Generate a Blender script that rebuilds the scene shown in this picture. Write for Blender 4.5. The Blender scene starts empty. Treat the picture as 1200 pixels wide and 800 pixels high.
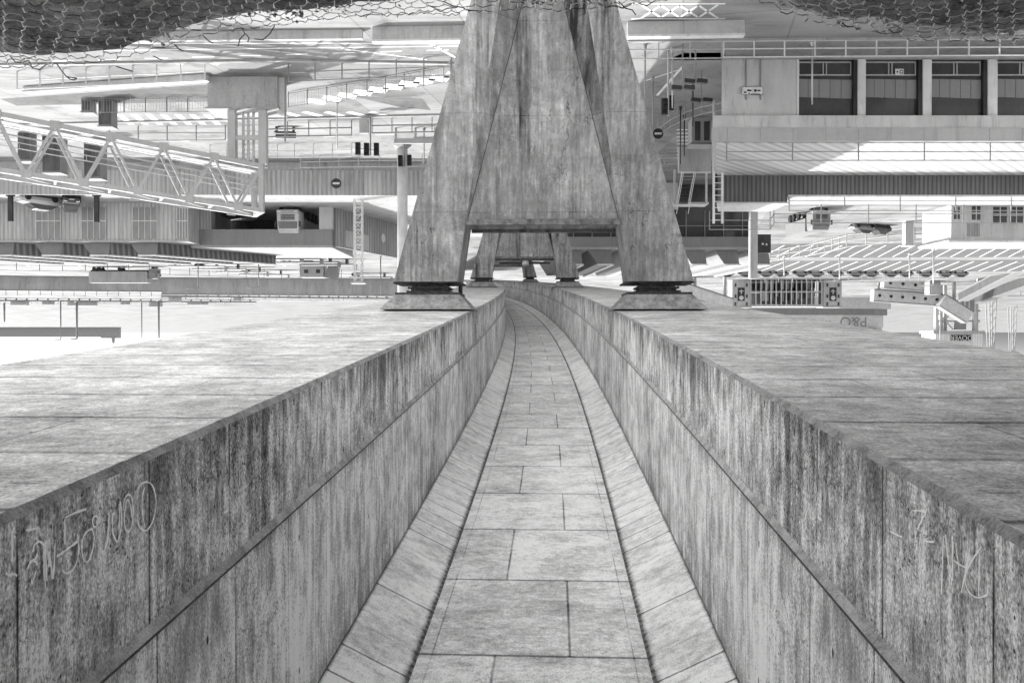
import bpy, math, random
from mathutils import Vector, Matrix, noise as mnoise
random.seed(7)
SC = bpy.context.scene
COL = SC.collection
R = math.radians
# ------------------------------------------------------------------ camera
F = 1000.0                      # focal length in pixels of a 1200 px wide frame
PITCH = math.atan(10 / F)
cam_d = bpy.data.cameras.new('camera'); cam = bpy.data.objects.new('camera', cam_d); COL.objects.link(cam)
cam_d.sensor_width = 36; cam_d.lens = 36 * F / 1200; cam_d.clip_start = .05; cam_d.clip_end = 60000
# the photograph was taken with the camera turned upside down
cam.matrix_world = Matrix.Rotation(R(90) + PITCH, 4, 'X') @ Matrix.Rotation(R(180), 4, 'Z')
SC.camera = cam
# ------------------------------------------------------------------ sky, sun, exposure
SUN_EL, SUN_AZ = R(39), R(36)   # azimuth measured from +X towards +Y
w = bpy.data.worlds.new('World'); SC.world = w; w.use_nodes = True
wt = w.node_tree; wt.nodes.clear()
sky = wt.nodes.new('ShaderNodeTexSky'); sky.sky_type = 'NISHITA'; sky.sun_disc = False
sky.sun_elevation = SUN_EL; sky.sun_rotation = R(90) - SUN_AZ
sky.air_density = 1.0; sky.dust_density = 3.0; sky.ozone_density = 1.0
bw = wt.nodes.new('ShaderNodeRGBToBW'); bg = wt.nodes.new('ShaderNodeBackground'); wo = wt.nodes.new('ShaderNodeOutputWorld')
wt.links.new(sky.outputs[0], bw.inputs[0]); wt.links.new(bw.outputs[0], bg.inputs[0]); wt.links.new(bg.outputs[0], wo.inputs[0])
bg.inputs[1].default_value = .15
sd = bpy.data.lights.new('sun', 'SUN'); sd.energy = 2.6; sd.angle = R(.5); sd.color = (1, .995, .985)
sun = bpy.data.objects.new('sun', sd); COL.objects.link(sun)
sdir = Vector((math.cos(SUN_EL) * math.cos(SUN_AZ), math.cos(SUN_EL) * math.sin(SUN_AZ), math.sin(SUN_EL)))
sun.rotation_euler = sdir.to_track_quat('Z', 'Y').to_euler()
SC.view_settings.view_transform = 'Standard'; SC.view_settings.look = 'None'
SC.view_settings.gamma = 1; SC.view_settings.exposure = 1.5
SC.cycles.max_bounces = 6; SC.cycles.diffuse_bounces = 4; SC.cycles.use_adaptive_sampling = True; SC.cycles.adaptive_threshold = .025; SC.cycles.use_denoising = True
# ------------------------------------------------------------------ pixel <-> place helpers
GZ = -17.0                      # level of the port ground below the eye
def ray(px, py):
    a = (600 - px) / F; b = (py - 400) / F
    d = Vector((a, math.cos(PITCH) - b * math.sin(PITCH), math.sin(PITCH) + b * math.cos(PITCH)))
    return d / d.y
def P(px, py, Y): return ray(px, py) * Y
def G(px, py, h=0.0):
    d = ray(px, py); return d * ((GZ + h) / d.z)
# ------------------------------------------------------------------ mesh builder
class MB:
    def __init__(s): s.v = []; s.f = []; s.uv = []; s.mi = []
    def face(s, pts, uv=None, mi=0):
        n = len(s.v); s.v += [tuple(p) for p in pts]; s.f.append(tuple(range(n, n + len(pts)))); s.uv.append(uv); s.mi.append(mi)
    def hexa(s, c, mi=0):        # 8 corners: bottom 0-3 ccw, top 4-7
        n = len(s.v); s.v += [tuple(p) for p in c]
        for q in ((3, 2, 1, 0), (4, 5, 6, 7), (0, 1, 5, 4), (1, 2, 6, 5), (2, 3, 7, 6), (3, 0, 4, 7)):
            s.f.append(tuple(n + i for i in q)); s.uv.append(None); s.mi.append(mi)
    def box(s, x0, x1, y0, y1, z0, z1, mi=0):
        if x0 > x1: x0, x1 = x1, x0
        if y0 > y1: y0, y1 = y1, y0
        if z0 > z1: z0, z1 = z1, z0
        s.hexa([(x0, y0, z0), (x1, y0, z0), (x1, y1, z0), (x0, y1, z0), (x0, y0, z1), (x1, y0, z1), (x1, y1, z1), (x0, y1, z1)], mi)
    def prism(s, pts, z0, z1, mi=0):     # footprint (ccw) between heights; z may be lists
        n = len(pts); b = len(s.v)
        Z0 = z0 if isinstance(z0, (list, tuple)) else [z0] * n; Z1 = z1 if isinstance(z1, (list, tuple)) else [z1] * n
        ar = sum(pts[i][0] * pts[(i + 1) % n][1] - pts[(i + 1) % n][0] * pts[i][1] for i in range(n))
        if ar < 0: pts = pts[::-1]; Z0 = Z0[::-1]; Z1 = Z1[::-1]
        s.v += [(p[0], p[1], z) for p, z in zip(pts, Z0)] + [(p[0], p[1], z) for p, z in zip(pts, Z1)]
        s.f.append(tuple(b + i for i in range(n))[::-1]); s.f.append(tuple(b + n + i for i in range(n)))
        for i in range(n):
            j = (i + 1) % n; s.f.append((b + i, b + j, b + n + j, b + n + i))
        s.uv += [None] * (n + 2); s.mi += [mi] * (n + 2)
    def bar(s, p, q, w, h=None, up=(0, 0, 1), mi=0):
        p, q = Vector(p), Vector(q); h = h or w; d = (q - p).normalized(); u = Vector(up)
        if abs(d.dot(u)) > .98: u = Vector((0, 1, 0))
        r = d.cross(u).normalized(); u = r.cross(d)
        r = r * w / 2; u = u * h / 2
        s.hexa([p - r - u, p + r - u, q + r - u, q - r - u, p - r + u, p + r + u, q + r + u, q - r + u], mi)
    def wall(s, p, q, z0, z1, t, mi=0):   # vertical slab on the line p-q
        p = Vector((p[0], p[1], 0)); q = Vector((q[0], q[1], 0)); d = (q - p).normalized(); n = Vector((-d.y, d.x, 0)) * t / 2
        s.prism([(p - n)[:2], (q - n)[:2], (q + n)[:2], (p + n)[:2]], z0, z1, mi)
    def tube(s, pts, r, n=6, cap=True, mi=0):
        pts = [Vector(p) for p in pts]; b = len(s.v); m = len(pts)
        rr = r if isinstance(r, (list, tuple)) else [r] * m
        for i, p in enumerate(pts):
            d = (pts[min(i + 1, m - 1)] - pts[max(i - 1, 0)]).normalized()
            u = Vector((0, 0, 1)) if abs(d.z) < .95 else Vector((1, 0, 0))
            a = d.cross(u).normalized(); c = a.cross(d)
            for k in range(n):
                t = 2 * math.pi * k / n; s.v.append(tuple(p + (a * math.cos(t) + c * math.sin(t)) * rr[i]))
        for i in range(m - 1):
            for k in range(n):
                s.f.append((b + i * n + k, b + i * n + (k + 1) % n, b + (i + 1) * n + (k + 1) % n, b + (i + 1) * n + k)); s.uv.append(None); s.mi.append(mi)
        if cap:
            s.f.append(tuple(b + k for k in range(n))[::-1]); s.f.append(tuple(b + (m - 1) * n + k for k in range(n))); s.uv += [None] * 2; s.mi += [mi] * 2
    def lathe(s, prof, c=(0, 0, 0), n=16, axis='Z', mi=0):
        c = Vector(c); b = len(s.v)
        for r, z in prof:
            for k in range(n):
                t = 2 * math.pi * k / n; a, d = r * math.cos(t), r * math.sin(t)
                s.v.append(tuple(c + Vector({'Z': (a, d, z), 'X': (z, a, d), 'Y': (d, z, a)}[axis])))
        for i in range(len(prof) - 1):
            for k in range(n):
                s.f.append((b + i * n + k, b + i * n + (k + 1) % n, b + (i + 1) * n + (k + 1) % n, b + (i + 1) * n + k)); s.uv.append(None); s.mi.append(mi)
        s.f.append(tuple(b + k for k in range(n))[::-1]); s.f.append(tuple(b + (len(prof) - 1) * n + k for k in range(n))); s.uv += [None] * 2; s.mi += [mi] * 2
    def mesh(s, name, mats, smooth=False):
        me = bpy.data.meshes.new(name); me.from_pydata(s.v, [], s.f)
        if any(u for u in s.uv):
            ul = me.uv_layers.new(name='UVMap'); k = 0
            for fi, f in enumerate(s.f):
                for j in range(len(f)):
                    ul.data[k].uv = s.uv[fi][j] if s.uv[fi] else (0, 0); k += 1
        for m in (mats if isinstance(mats, (list, tuple)) else [mats]): me.materials.append(m)
        for p, i in zip(me.polygons, s.mi):
            p.material_index = i; p.use_smooth = smooth
        me.update(); return me
    def build(s, name, mats, parent=None, smooth=False, bevel=0):
        o = bpy.data.objects.new(name, s.mesh(name, mats, smooth)); COL.objects.link(o)
        if parent:
            o.parent = parent; o.matrix_parent_inverse = parent_inv(parent)
        if bevel:
            b = o.modifiers.new('bevel', 'BEVEL'); b.width = bevel; b.segments = 2; b.limit_method = 'ANGLE'
        return o
def world_of(o):
    m = o.matrix_basis.copy()
    return (world_of(o.parent) @ o.matrix_parent_inverse @ m) if o.parent else m
def parent_inv(o): return world_of(o).inverted()
def tag(o, label=None, cat=None, group=None, kind=None):
    if label: o['label'] = label
    if cat: o['category'] = cat
    if group: o['group'] = group
    if kind: o['kind'] = kind
    return o
def thing(name, label, cat, loc=(0, 0, 0), group=None, rz=0):
    o = bpy.data.objects.new(name, None); COL.objects.link(o); o.location = loc; o.rotation_euler = (0, 0, rz); o.empty_display_size = .3
    return tag(o, label, cat, group)
def struct(name, mb, m, **k): return tag(mb.build(name, m, **k), kind='structure')
def copy_tree(o, parent=None):
    c = o.copy(); COL.objects.link(c)
    if parent: c.parent = parent
    for ch in [x for x in bpy.data.objects if x.parent == o]: copy_tree(ch, c)
    return c
# ------------------------------------------------------------------ materials
class N:
    def __init__(s, name):
        s.mat = bpy.data.materials.new(name); s.mat.use_nodes = True; s.t = s.mat.node_tree; s.b = s.t.nodes['Principled BSDF']
        s.tc = s.t.nodes.new('ShaderNodeTexCoord')
    def lk(s, a, sock):
        if hasattr(a, 'is_output') or isinstance(a, bpy.types.NodeSocket): s.t.links.new(a, sock)
        else: sock.default_value = a
    def m(s, op, a, b=0.0, c=0.0, clamp=False):
        n = s.t.nodes.new('ShaderNodeMath'); n.operation = op; n.use_clamp = clamp
        for i, x in enumerate((a, b, c)): s.lk(x, n.inputs[i])
        return n.outputs[0]
    def xyz(s, src='UV'):
        n = s.t.nodes.new('ShaderNodeSeparateXYZ'); s.t.links.new(s.tc.outputs[src], n.inputs[0]); return n.outputs
    def vec(s, x, y, z=0.0):
        n = s.t.nodes.new('ShaderNodeCombineXYZ')
        for i, a in enumerate((x, y, z)): s.lk(a, n.inputs[i])
        return n.outputs[0]
    def noise(s, v, scale=1.0, detail=3.0, rough=.55, dist=0.0):
        n = s.t.nodes.new('ShaderNodeTexNoise'); s.t.links.new(v, n.inputs['Vector'])
        n.inputs['Scale'].default_value = scale; n.inputs['Detail'].default_value = detail; n.inputs['Roughness'].default_value = rough; n.inputs['Distortion'].default_value = dist
        return n.outputs[0]
    def white(s, v):
        n = s.t.nodes.new('ShaderNodeTexWhiteNoise'); n.noise_dimensions = '3D'; s.t.links.new(v, n.inputs['Vector']); return n.outputs['Value']
    def voro(s, v, scale):
        n = s.t.nodes.new('ShaderNodeTexVoronoi'); s.t.links.new(v, n.inputs['Vector']); n.inputs['Scale'].default_value = scale; return n.outputs['Distance']
    def ramp(s, x, a, b, lo=0.0, hi=1.0):
        n = s.t.nodes.new('ShaderNodeMapRange'); n.clamp = True; s.lk(x, n.inputs[0])
        for i, q in enumerate((a, b, lo, hi)): s.lk(q, n.inputs[i + 1])
        return n.outputs[0]
    def line(s, x, spacing, half, soft=None):   # 1 on thin lines every `spacing`
        f = s.m('PINGPONG', x, spacing / 2) if False else s.m('ABSOLUTE', s.m('SUBTRACT', s.m('FRACT', s.m('ADD', s.m('DIVIDE', x, spacing), .5)), .5))
        return s.ramp(s.m('MULTIPLY', f, spacing), half * .4, half * 1.6, 1, 0)
    def add(s, *xs):
        o = xs[0]
        for x in xs[1:]: o = s.m('ADD', o, x)
        return o
    def mul(s, *xs):
        o = xs[0]
        for x in xs[1:]: o = s.m('MULTIPLY', o, x)
        return o
    def c(s, x, lo=.33, hi=.67): return s.ramp(x, lo, hi)
    def amp(s, x, a): return s.m('MULTIPLY', s.m('SUBTRACT', x, .5), a)
    def out(s, val, rough=.85, bump=None, bs=.4, bd=.01, metal=0.0, spec=.3, tint=(1, 1, 1)):
        v = s.m('MINIMUM', s.m('MAXIMUM', val, .02), .88)
        c = s.t.nodes.new('ShaderNodeCombineColor')
        for i in range(3): s.lk(s.m('MULTIPLY', v, tint[i]), c.inputs[i])
        s.t.links.new(c.outputs[0], s.b.inputs['Base Color'])
        s.lk(rough, s.b.inputs['Roughness']); s.b.inputs['Metallic'].default_value = metal; s.b.inputs['Specular IOR Level'].default_value = spec
        if bump is not None:
            n = s.t.nodes.new('ShaderNodeBump'); n.inputs['Strength'].default_value = bs; n.inputs['Distance'].default_value = bd
            s.t.links.new(bump, n.inputs['Height']); s.t.links.new(n.outputs[0], s.b.inputs['Normal'])
        return s.mat
def m_formwork(name, kind, base=.36, seed=0.0, con=1.0):
    n = N(name); u, v, _ = n.xyz('UV'); K = seed * 17.3
    grain = n.noise(n.vec(u, v, K), 55, 4, .7); mid = n.noise(n.vec(u, v, K + 3), 9, 5, .65); patch = n.noise(n.vec(n.m('MULTIPLY', u, .55), n.m('MULTIPLY', v, .8), K + 5), 1, 5, .6)
    if kind in ('wall', 'pier'):
        grain = n.noise(n.vec(n.mul(u, 1.25), n.mul(v, .6), K), 60, 4, .72); mid = n.noise(n.vec(n.mul(u, 1.3), n.mul(v, .5), K + 3), 9, 5, .65)
    if kind in ('wall', 'pier'):          # streaks run down the face (along v)
        st1 = n.noise(n.vec(n.mul(u, 5.5), n.mul(v, .45), K), 1, 6, .65, .3); st2 = n.noise(n.vec(n.mul(u, 13), n.mul(v, 1.3), K + 2), 1, 6, .72)
        speck = n.ramp(n.noise(n.vec(n.mul(u, 48), n.mul(v, 20), K), 1, 2, .6), .62, .74)
    else:
        st1 = n.noise(n.vec(n.mul(u, 2.6), n.mul(v, 1.3), K), 1, 7, .7, .6); st2 = n.noise(n.vec(n.mul(u, 13), n.mul(v, 4.5), K + 2), 1, 6, .74)
        speck = n.ramp(n.noise(n.vec(u, v, K), 38, 2, .6), .63, .72)
    blot = n.noise(n.vec(n.mul(u, 2.2), n.mul(v, 1.6), K + 41), 1, 6, .7, .6); pit = n.ramp(n.noise(n.vec(u, n.mul(v, .8), K + 6), 30, 3, .65), .60, .70)
    pore = n.mul(n.ramp(n.voro(n.vec(u, n.mul(v, .8), K + 2), 17), .08, .16, 1, 0), n.ramp(n.noise(n.vec(u, v, K + 51), 2.2, 3, .6), .45, .58))
    hair = n.mul(n.ramp(n.m('ABSOLUTE', n.m('SUBTRACT', n.noise(n.vec(n.mul(u, 1.1), n.mul(v, 1.1), K + 61), 1.5, 6, .65, .5), .5)), .0, .007, 1, 0), n.ramp(n.noise(n.vec(u, v, K + 71), .7, 2), .5, .6))
    lum = n.add(n.amp(n.c(st1), .55), n.amp(n.c(st2), .5), n.amp(n.c(patch), .5), n.amp(n.c(mid), .5), n.amp(n.c(blot), .55), n.amp(n.c(grain, .36, .64), .75), n.mul(pit, -.8), n.mul(pore, -1.5), n.mul(hair, -.9))
    val = n.m('MULTIPLY', base, n.m('EXPONENT', n.m('MULTIPLY', lum, con)))
    fade = n.ramp(n.noise(n.vec(u, v, K + 9), 1.3, 3), .36, .6)
    dark = None
    if kind == 'wall':
        j = n.mul(n.line(u, 1.22, .009), n.ramp(fade, 0, 1, .45, 1)); pw = n.white(n.vec(n.m('FLOOR', n.m('DIVIDE', u, 1.22)), K, 0))
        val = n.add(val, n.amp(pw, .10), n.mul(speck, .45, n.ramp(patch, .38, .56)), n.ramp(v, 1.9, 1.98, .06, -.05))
        # tie holes and blow holes
        cu = n.m('FLOOR', n.m('DIVIDE', u, 1.22)); fu = n.m('SUBTRACT', n.m('FRACT', n.m('DIVIDE', u, 1.22)), n.ramp(n.white(n.vec(cu, K, 4)), 0, 1, .2, .8))
        cv = n.m('FLOOR', n.m('DIVIDE', v, .62)); fv = n.m('SUBTRACT', n.m('FRACT', n.m('DIVIDE', v, .62)), n.ramp(n.white(n.vec(cu, cv, 8)), 0, 1, .25, .75))
        d = n.m('SQRT', n.add(n.m('POWER', n.mul(fu, 1.22 * 1.0), 2), n.m('POWER', n.mul(fv, .62 * .55), 2)))
        hole = n.mul(n.ramp(d, .014, .020, 1, 0), n.ramp(n.white(n.vec(cu, cv, K + 2)), .60, .61))
        blow = n.mul(n.ramp(n.voro(n.vec(n.mul(u, 1.6), v, K), 7), .05, .085, 1, 0), n.ramp(n.noise(n.vec(u, v, K), 5, 2), .5, .62))
        run = n.mul(n.ramp(n.noise(n.vec(n.mul(u, 9), n.mul(v, .22), K + 7), 1, 4, .7), .56, .72), n.ramp(patch, .38, .62))
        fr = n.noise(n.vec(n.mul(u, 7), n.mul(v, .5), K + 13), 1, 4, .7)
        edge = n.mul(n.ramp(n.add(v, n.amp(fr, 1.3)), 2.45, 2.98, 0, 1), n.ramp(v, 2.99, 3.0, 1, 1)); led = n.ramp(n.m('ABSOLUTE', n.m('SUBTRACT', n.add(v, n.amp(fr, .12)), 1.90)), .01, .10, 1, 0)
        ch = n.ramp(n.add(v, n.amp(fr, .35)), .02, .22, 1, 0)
        leak = n.mul(n.line(u, 1.22, .11), n.ramp(n.noise(n.vec(n.mul(u, 14), n.mul(v, .6), K + 17), 1, 4, .7), .5, .68), n.ramp(fade, 0, 1, .2, 1))
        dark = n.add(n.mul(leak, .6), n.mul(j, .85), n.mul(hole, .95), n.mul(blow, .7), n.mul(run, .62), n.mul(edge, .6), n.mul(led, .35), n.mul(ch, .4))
        ht = n.add(n.mul(grain, .35), n.mul(st2, .4), n.mul(j, -.8), n.mul(hole, -2.0), n.mul(blow, -.6))
    elif kind == 'pier':
        val = n.add(n.mul(val, .75), n.mul(base, .25))
        jz = n.mul(n.line(n.add(v, 6.45), 2.9, .007), n.ramp(fade, 0, 1, .25, .8)); jv = n.mul(n.line(u, .62, .004), n.ramp(fade, 0, 1, 0, .45))
        run = n.mul(n.ramp(n.noise(n.vec(n.mul(u, 3.2), n.mul(v, .13), K + 7), 1, 5, .7), .5, .7), n.ramp(patch, .34, .6))
        wet = n.ramp(n.noise(n.vec(n.mul(u, 1.5), n.mul(v, .1), K + 11), 1, 3), .56, .68)
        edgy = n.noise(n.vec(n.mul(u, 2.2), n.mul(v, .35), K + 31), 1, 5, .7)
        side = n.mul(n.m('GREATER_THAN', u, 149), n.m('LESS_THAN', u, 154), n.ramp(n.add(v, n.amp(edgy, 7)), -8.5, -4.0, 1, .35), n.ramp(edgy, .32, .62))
        crack = n.mul(n.ramp(n.m('ABSOLUTE', n.m('SUBTRACT', n.noise(n.vec(n.mul(u, 1.4), n.mul(v, .5), K + 4), 1, 4, .6), .5)), .0, .006, 1, 0), n.ramp(n.noise(n.vec(u, v, K + 8), .5, 2), .56, .6))
        blow = n.mul(n.ramp(n.voro(n.vec(n.mul(u, 1.4), v, K), 4), .05, .09, 1, 0), n.ramp(n.noise(n.vec(u, v, K), 2, 2), .48, .62))
        pw = n.white(n.vec(n.m('FLOOR', n.m('DIVIDE', u, .62)), n.m('FLOOR', n.m('DIVIDE', v, 2.6)), K))
        val = n.add(val, n.amp(pw, .05))
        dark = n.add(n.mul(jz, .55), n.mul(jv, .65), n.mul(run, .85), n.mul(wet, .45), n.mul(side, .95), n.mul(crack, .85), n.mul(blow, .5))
        ht = n.add(n.mul(grain, .35), n.mul(st2, .3), n.mul(jz, -.8), n.mul(crack, -1.0))
    elif kind == 'floor':                 # u along the bridge, v across (-1.31..1.31)
        row = n.m('FLOOR', n.m('DIVIDE', u, 2.44)); odd = n.m('MODULO', n.m('ABSOLUTE', row), 2)
        uw = n.add(u, n.amp(n.noise(n.vec(u, v, K), 4, 4, .7), .02)); jx = n.line(uw, 2.44, .024); off = n.add(n.mul(odd, .86), -.43); jl = n.ramp(n.m('ABSOLUTE', n.m('SUBTRACT', v, off)), .008, .022, 1, 0)
        je = n.ramp(n.m('ABSOLUTE', n.m('SUBTRACT', n.m('ABSOLUTE', v), 1.16)), .004, .012, 1, 0)
        pw = n.white(n.vec(row, n.m('GREATER_THAN', v, off), K)); half = n.white(n.vec(n.m('FLOOR', n.m('DIVIDE', u, .61)), 3, K))
        stain = n.mul(n.ramp(n.noise(n.vec(n.mul(u, 1.7), n.mul(v, .7), K + 21), 1, 4, .6), .55, .7), n.ramp(n.noise(n.vec(u, 0.0, 2), .09, 1), .42, .56))
        blow = n.mul(n.ramp(n.voro(n.vec(u, v, K), 9), .07, .12, 1, 0), n.ramp(n.noise(n.vec(u, v, K), 3, 2), .45, .6))
        val = n.mul(val, n.ramp(pw, 0, 1, .86, 1.14), n.ramp(half, 0, 1, .95, 1.05))
        dark = n.add(n.mul(jx, .78), n.mul(jl, n.ramp(fade, 0, 1, .55, .85)), n.mul(je, n.ramp(fade, 0, 1, .15, .55)), n.mul(stain, .35), n.mul(blow, .6))
        ht = n.add(n.mul(grain, .35), n.mul(st2, .2), n.mul(jx, -1.0), n.mul(jl, -.8), n.mul(je, -.5), n.amp(pw, .8))
    elif kind == 'chamfer':
        uj = n.add(u, n.amp(n.noise(n.vec(u, v, K), 5, 4, .7), .03)); jx = n.line(uj, .61, .015); jr = n.white(n.vec(n.m('FLOOR', n.m('ADD', n.m('DIVIDE', uj, .61), .5)), 1, K)); jx = n.mul(jx, n.ramp(jr, .1, .7, .25, 1))
        wob = n.amp(n.noise(n.vec(u, K, 0), 3, 6, .8), .10)
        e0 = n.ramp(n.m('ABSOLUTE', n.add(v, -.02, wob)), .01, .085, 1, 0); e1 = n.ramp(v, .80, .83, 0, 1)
        teeth = n.mul(n.line(u, .152, .02), n.ramp(v, .0, .06, 1, 0))
        pw = n.white(n.vec(n.m('FLOOR', n.m('DIVIDE', u, .61)), 5, K)); val = n.mul(val, n.ramp(pw, 0, 1, .92, 1.08))
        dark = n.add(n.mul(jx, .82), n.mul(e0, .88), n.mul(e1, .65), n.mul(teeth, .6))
        ht = n.add(n.mul(grain, .3), n.mul(st2, .3), n.mul(jx, -1.0), n.mul(e0, -1.0), n.amp(pw, .8))
    else:                                 # soffit
        wob = n.amp(n.noise(n.vec(u, v, K), 1.2, 5, .7), .07); uu = n.add(u, wob)
        jx = n.mul(n.line(uu, 1.22, .032), n.ramp(n.noise(n.vec(n.mul(u, .8), n.mul(v, 1.2), K + 9), 1.3, 4, .7), .34, .56, .35, 1)); row = n.m('FLOOR', n.m('DIVIDE', u, 1.22))
        off = n.ramp(n.white(n.vec(row, 2, K)), 0, 1, 2.9, 5.6); jl = n.ramp(n.m('ABSOLUTE', n.m('SUBTRACT', v, n.add(off, n.mul(n.m('FRACT', n.m('DIVIDE', u, 1.22)), .0)))), .006, .02, 1, 0)
        crk = n.mul(n.ramp(n.m('ABSOLUTE', n.m('SUBTRACT', n.noise(n.vec(n.mul(u, 2.6), n.mul(v, .55), K + 4), 1, 3, .6), .5)), 0, .010, 1, 0), n.ramp(n.noise(n.vec(u, v, K + 8), .8, 2), .53, .6))
        pw = n.white(n.vec(row, 7, K)); val = n.add(val, n.amp(pw, .07))
        dark = n.add(n.mul(jx, .8), n.mul(jl, .55, fade), n.mul(crk, .65))
        ht = n.add(n.mul(grain, .35), n.mul(st2, .45), n.mul(jx, -1.0), n.mul(crk, -.6))
    val = n.mul(val, n.m('SUBTRACT', 1.0, n.m('MINIMUM', dark, .93)))
    val = n.mul(n.m('DIVIDE', val, n.add(1.0, n.mul(val, .45))), 1.24)      # soft shoulder: pale patches keep their grain
    return n.out(val, .88, ht, .5, .012, spec=.2)
def m_plain(name, base, var=.08, scale=3.0, rough=.75, metal=0.0, streak=False, fine=.05, spec=.3):
    n = N(name); x, y, z = n.xyz('Object'); r = n.t.nodes.new('ShaderNodeObjectInfo').outputs['Random']; k = n.mul(r, 37.0)
    a = n.noise(n.vec(n.add(x, k), y, n.mul(z, .25) if streak else z), scale, 4, .6); g = n.noise(n.vec(n.add(x, k), y, z), scale * 14, 3, .6)
    b2 = n.noise(n.vec(n.add(n.mul(x, 1.3), k), n.mul(y, 1.3), n.mul(z, .2)), scale * 3.1, 5, .7)
    grime = n.ramp(b2, .52, .70)
    val = n.mul(n.add(base, n.amp(n.c(a), var * 1.5 * (base + .1)), n.amp(g, fine * 3 * (base + .1)), n.amp(r, .06 * base)), n.m('SUBTRACT', 1.0, n.mul(grime, min(.45, var * 2.2))))
    return n.out(val, rough, g, .15, .01, metal, spec)
def m_ribbed(name, base, pitch=.25, var=.06, depth=1.0, rough=.6, dirt=.3, duty=.3, ky=.9):
    n = N(name); x, y, z = n.xyz('Object'); s = n.add(x, n.mul(y, ky)); f = n.m('FRACT', n.m('DIVIDE', s, pitch))
    rib = n.mul(n.ramp(f, duty, duty + .1, 0, 1), n.ramp(f, .9, 1.0, 1, 0)); pan = n.white(n.vec(n.m('FLOOR', n.m('DIVIDE', s, pitch * 4)), 0, 0))
    st = n.noise(n.vec(n.mul(s, 3.0), n.mul(z, .3), 1), 1, 5, .65)
    val = n.mul(n.add(base, n.amp(n.c(st), dirt * 1.3 * base), n.amp(pan, .2 * base)), n.ramp(rib, 0, 1, 1 - .38 * depth, 1))
    return n.out(val, rough, rib, .5, .04)
# ------------------------------------------------------------------ setting: ground, slope, sea
SL = -.067                                   # the bridge falls away towards the port
def cx(y): return .314 - .061 * y + .000492 * y * y
def dcx(y): return -.061 + .000984 * y
def deckpt(y, lat, H):
    t = Vector((dcx(y), 1)).normalized()
    return Vector((cx(y) + lat * t.y, y - lat * t.x, SL * y + H))
M = {}
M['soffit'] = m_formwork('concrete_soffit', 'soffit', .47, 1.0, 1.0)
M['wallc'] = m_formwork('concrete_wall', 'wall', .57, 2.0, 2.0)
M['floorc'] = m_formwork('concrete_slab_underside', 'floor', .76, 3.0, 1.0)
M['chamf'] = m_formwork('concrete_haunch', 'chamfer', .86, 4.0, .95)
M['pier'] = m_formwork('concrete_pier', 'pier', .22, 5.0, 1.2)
M['plinth'] = m_plain('concrete_plinth', .26, .35, 4, .9, fine=.4)
M['ledge'] = m_plain('concrete_ledge', .36, .4, 5, .9, fine=.4)
M['pierdark'] = m_plain('stained_concrete', .15, .4, 4, .9, fine=.3)
M['conc'] = m_plain('concrete_pale', .31, .12, .5, .9)
M['concd'] = m_plain('concrete_grey', .36, .15, .6, .9, streak=True, fine=.12)
M['bearing'] = m_plain('rusty_steel_and_shade_line', .035, .3, 9, .6)  # bearing steel, also the colour of painted shade lines on girders and piers
M['white'] = m_plain('white_paint', .56, .12, .8, .45)
M['whites'] = m_plain('white_cladding', .44, .16, .6, .55, streak=True)
M['grey'] = m_plain('grey_paint', .22, .06, .5, .5)
M['mid'] = m_plain('mid_grey_paint', .36, .08, .5, .55)
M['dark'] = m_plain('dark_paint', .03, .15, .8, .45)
M['steel'] = m_plain('galvanised_steel', .42, .12, 2, .45, .35)
M['black'] = m_plain('black_rubber', .02, .1, 3, .7)
M['glass'] = m_plain('dark_glass', .05, .1, .5, .08, spec=.6)
M['mark'] = m_plain('road_paint', .6, .1, 1.2, .7, fine=.15)
M['tarmac'] = m_plain('worn_tarmac', .22, .16, .22, .9, fine=.08)
M['tarmacd'] = m_plain('dark_tarmac', .11, .16, .3, .9, fine=.08)
def m_ground():
    n = N('port_hardstanding'); x, y, z = n.xyz('Object')
    a = n.noise(n.vec(x, y, 0), .035, 5, .6); b = n.noise(n.vec(n.mul(x, .3), y, 3), .35, 5, .6); g = n.noise(n.vec(x, y, 0), 6, 3, .7)
    jo = n.m('MAXIMUM', n.line(n.add(x, n.mul(y, .2)), 6.0, .05), n.line(n.add(y, n.mul(x, -.2)), 6.0, .05))
    pw = n.white(n.vec(n.m('FLOOR', n.m('DIVIDE', n.add(x, n.mul(y, .2)), 6.0)), n.m('FLOOR', n.m('DIVIDE', n.add(y, n.mul(x, -.2)), 6.0)), 0))
    track = n.ramp(n.noise(n.vec(n.mul(x, .06), n.mul(y, .6), 8), 1, 4, .6), .52, .7)
    val = n.mul(n.add(.235, n.amp(n.c(a), .11), n.amp(n.c(b), .09), n.amp(g, .10), n.amp(pw, .06), n.mul(n.ramp(n.noise(n.vec(x, y, 5), .09, 5, .7), .55, .6), -.07), n.mul(n.ramp(n.noise(n.vec(n.mul(x, .2), n.mul(y, 1.1), 9), .5, 4, .7), .56, .66), -.07), n.mul(n.ramp(n.voro(n.vec(x, y, 0), .22), .10, .14, 1, 0), -.06)), n.m('SUBTRACT', 1.0, n.mul(jo, .3)), n.m('SUBTRACT', 1.0, n.mul(track, .22)))
    return n.out(val, .9)
M['ground'] = m_ground()
def m_sea():
    n = N('sea_water'); x, y, z = n.xyz('Object')
    h = n.add(n.noise(n.vec(n.mul(x, .35), y, 0), .09, 5, .65), n.mul(n.noise(n.vec(x, y, 4), .6, 3), .25))
    val = n.add(.21, n.amp(n.c(h, .45, .8), .2))
    return n.out(val, .7, h, .5, 1.2, spec=.05)
M['sea'] = m_sea()
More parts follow.
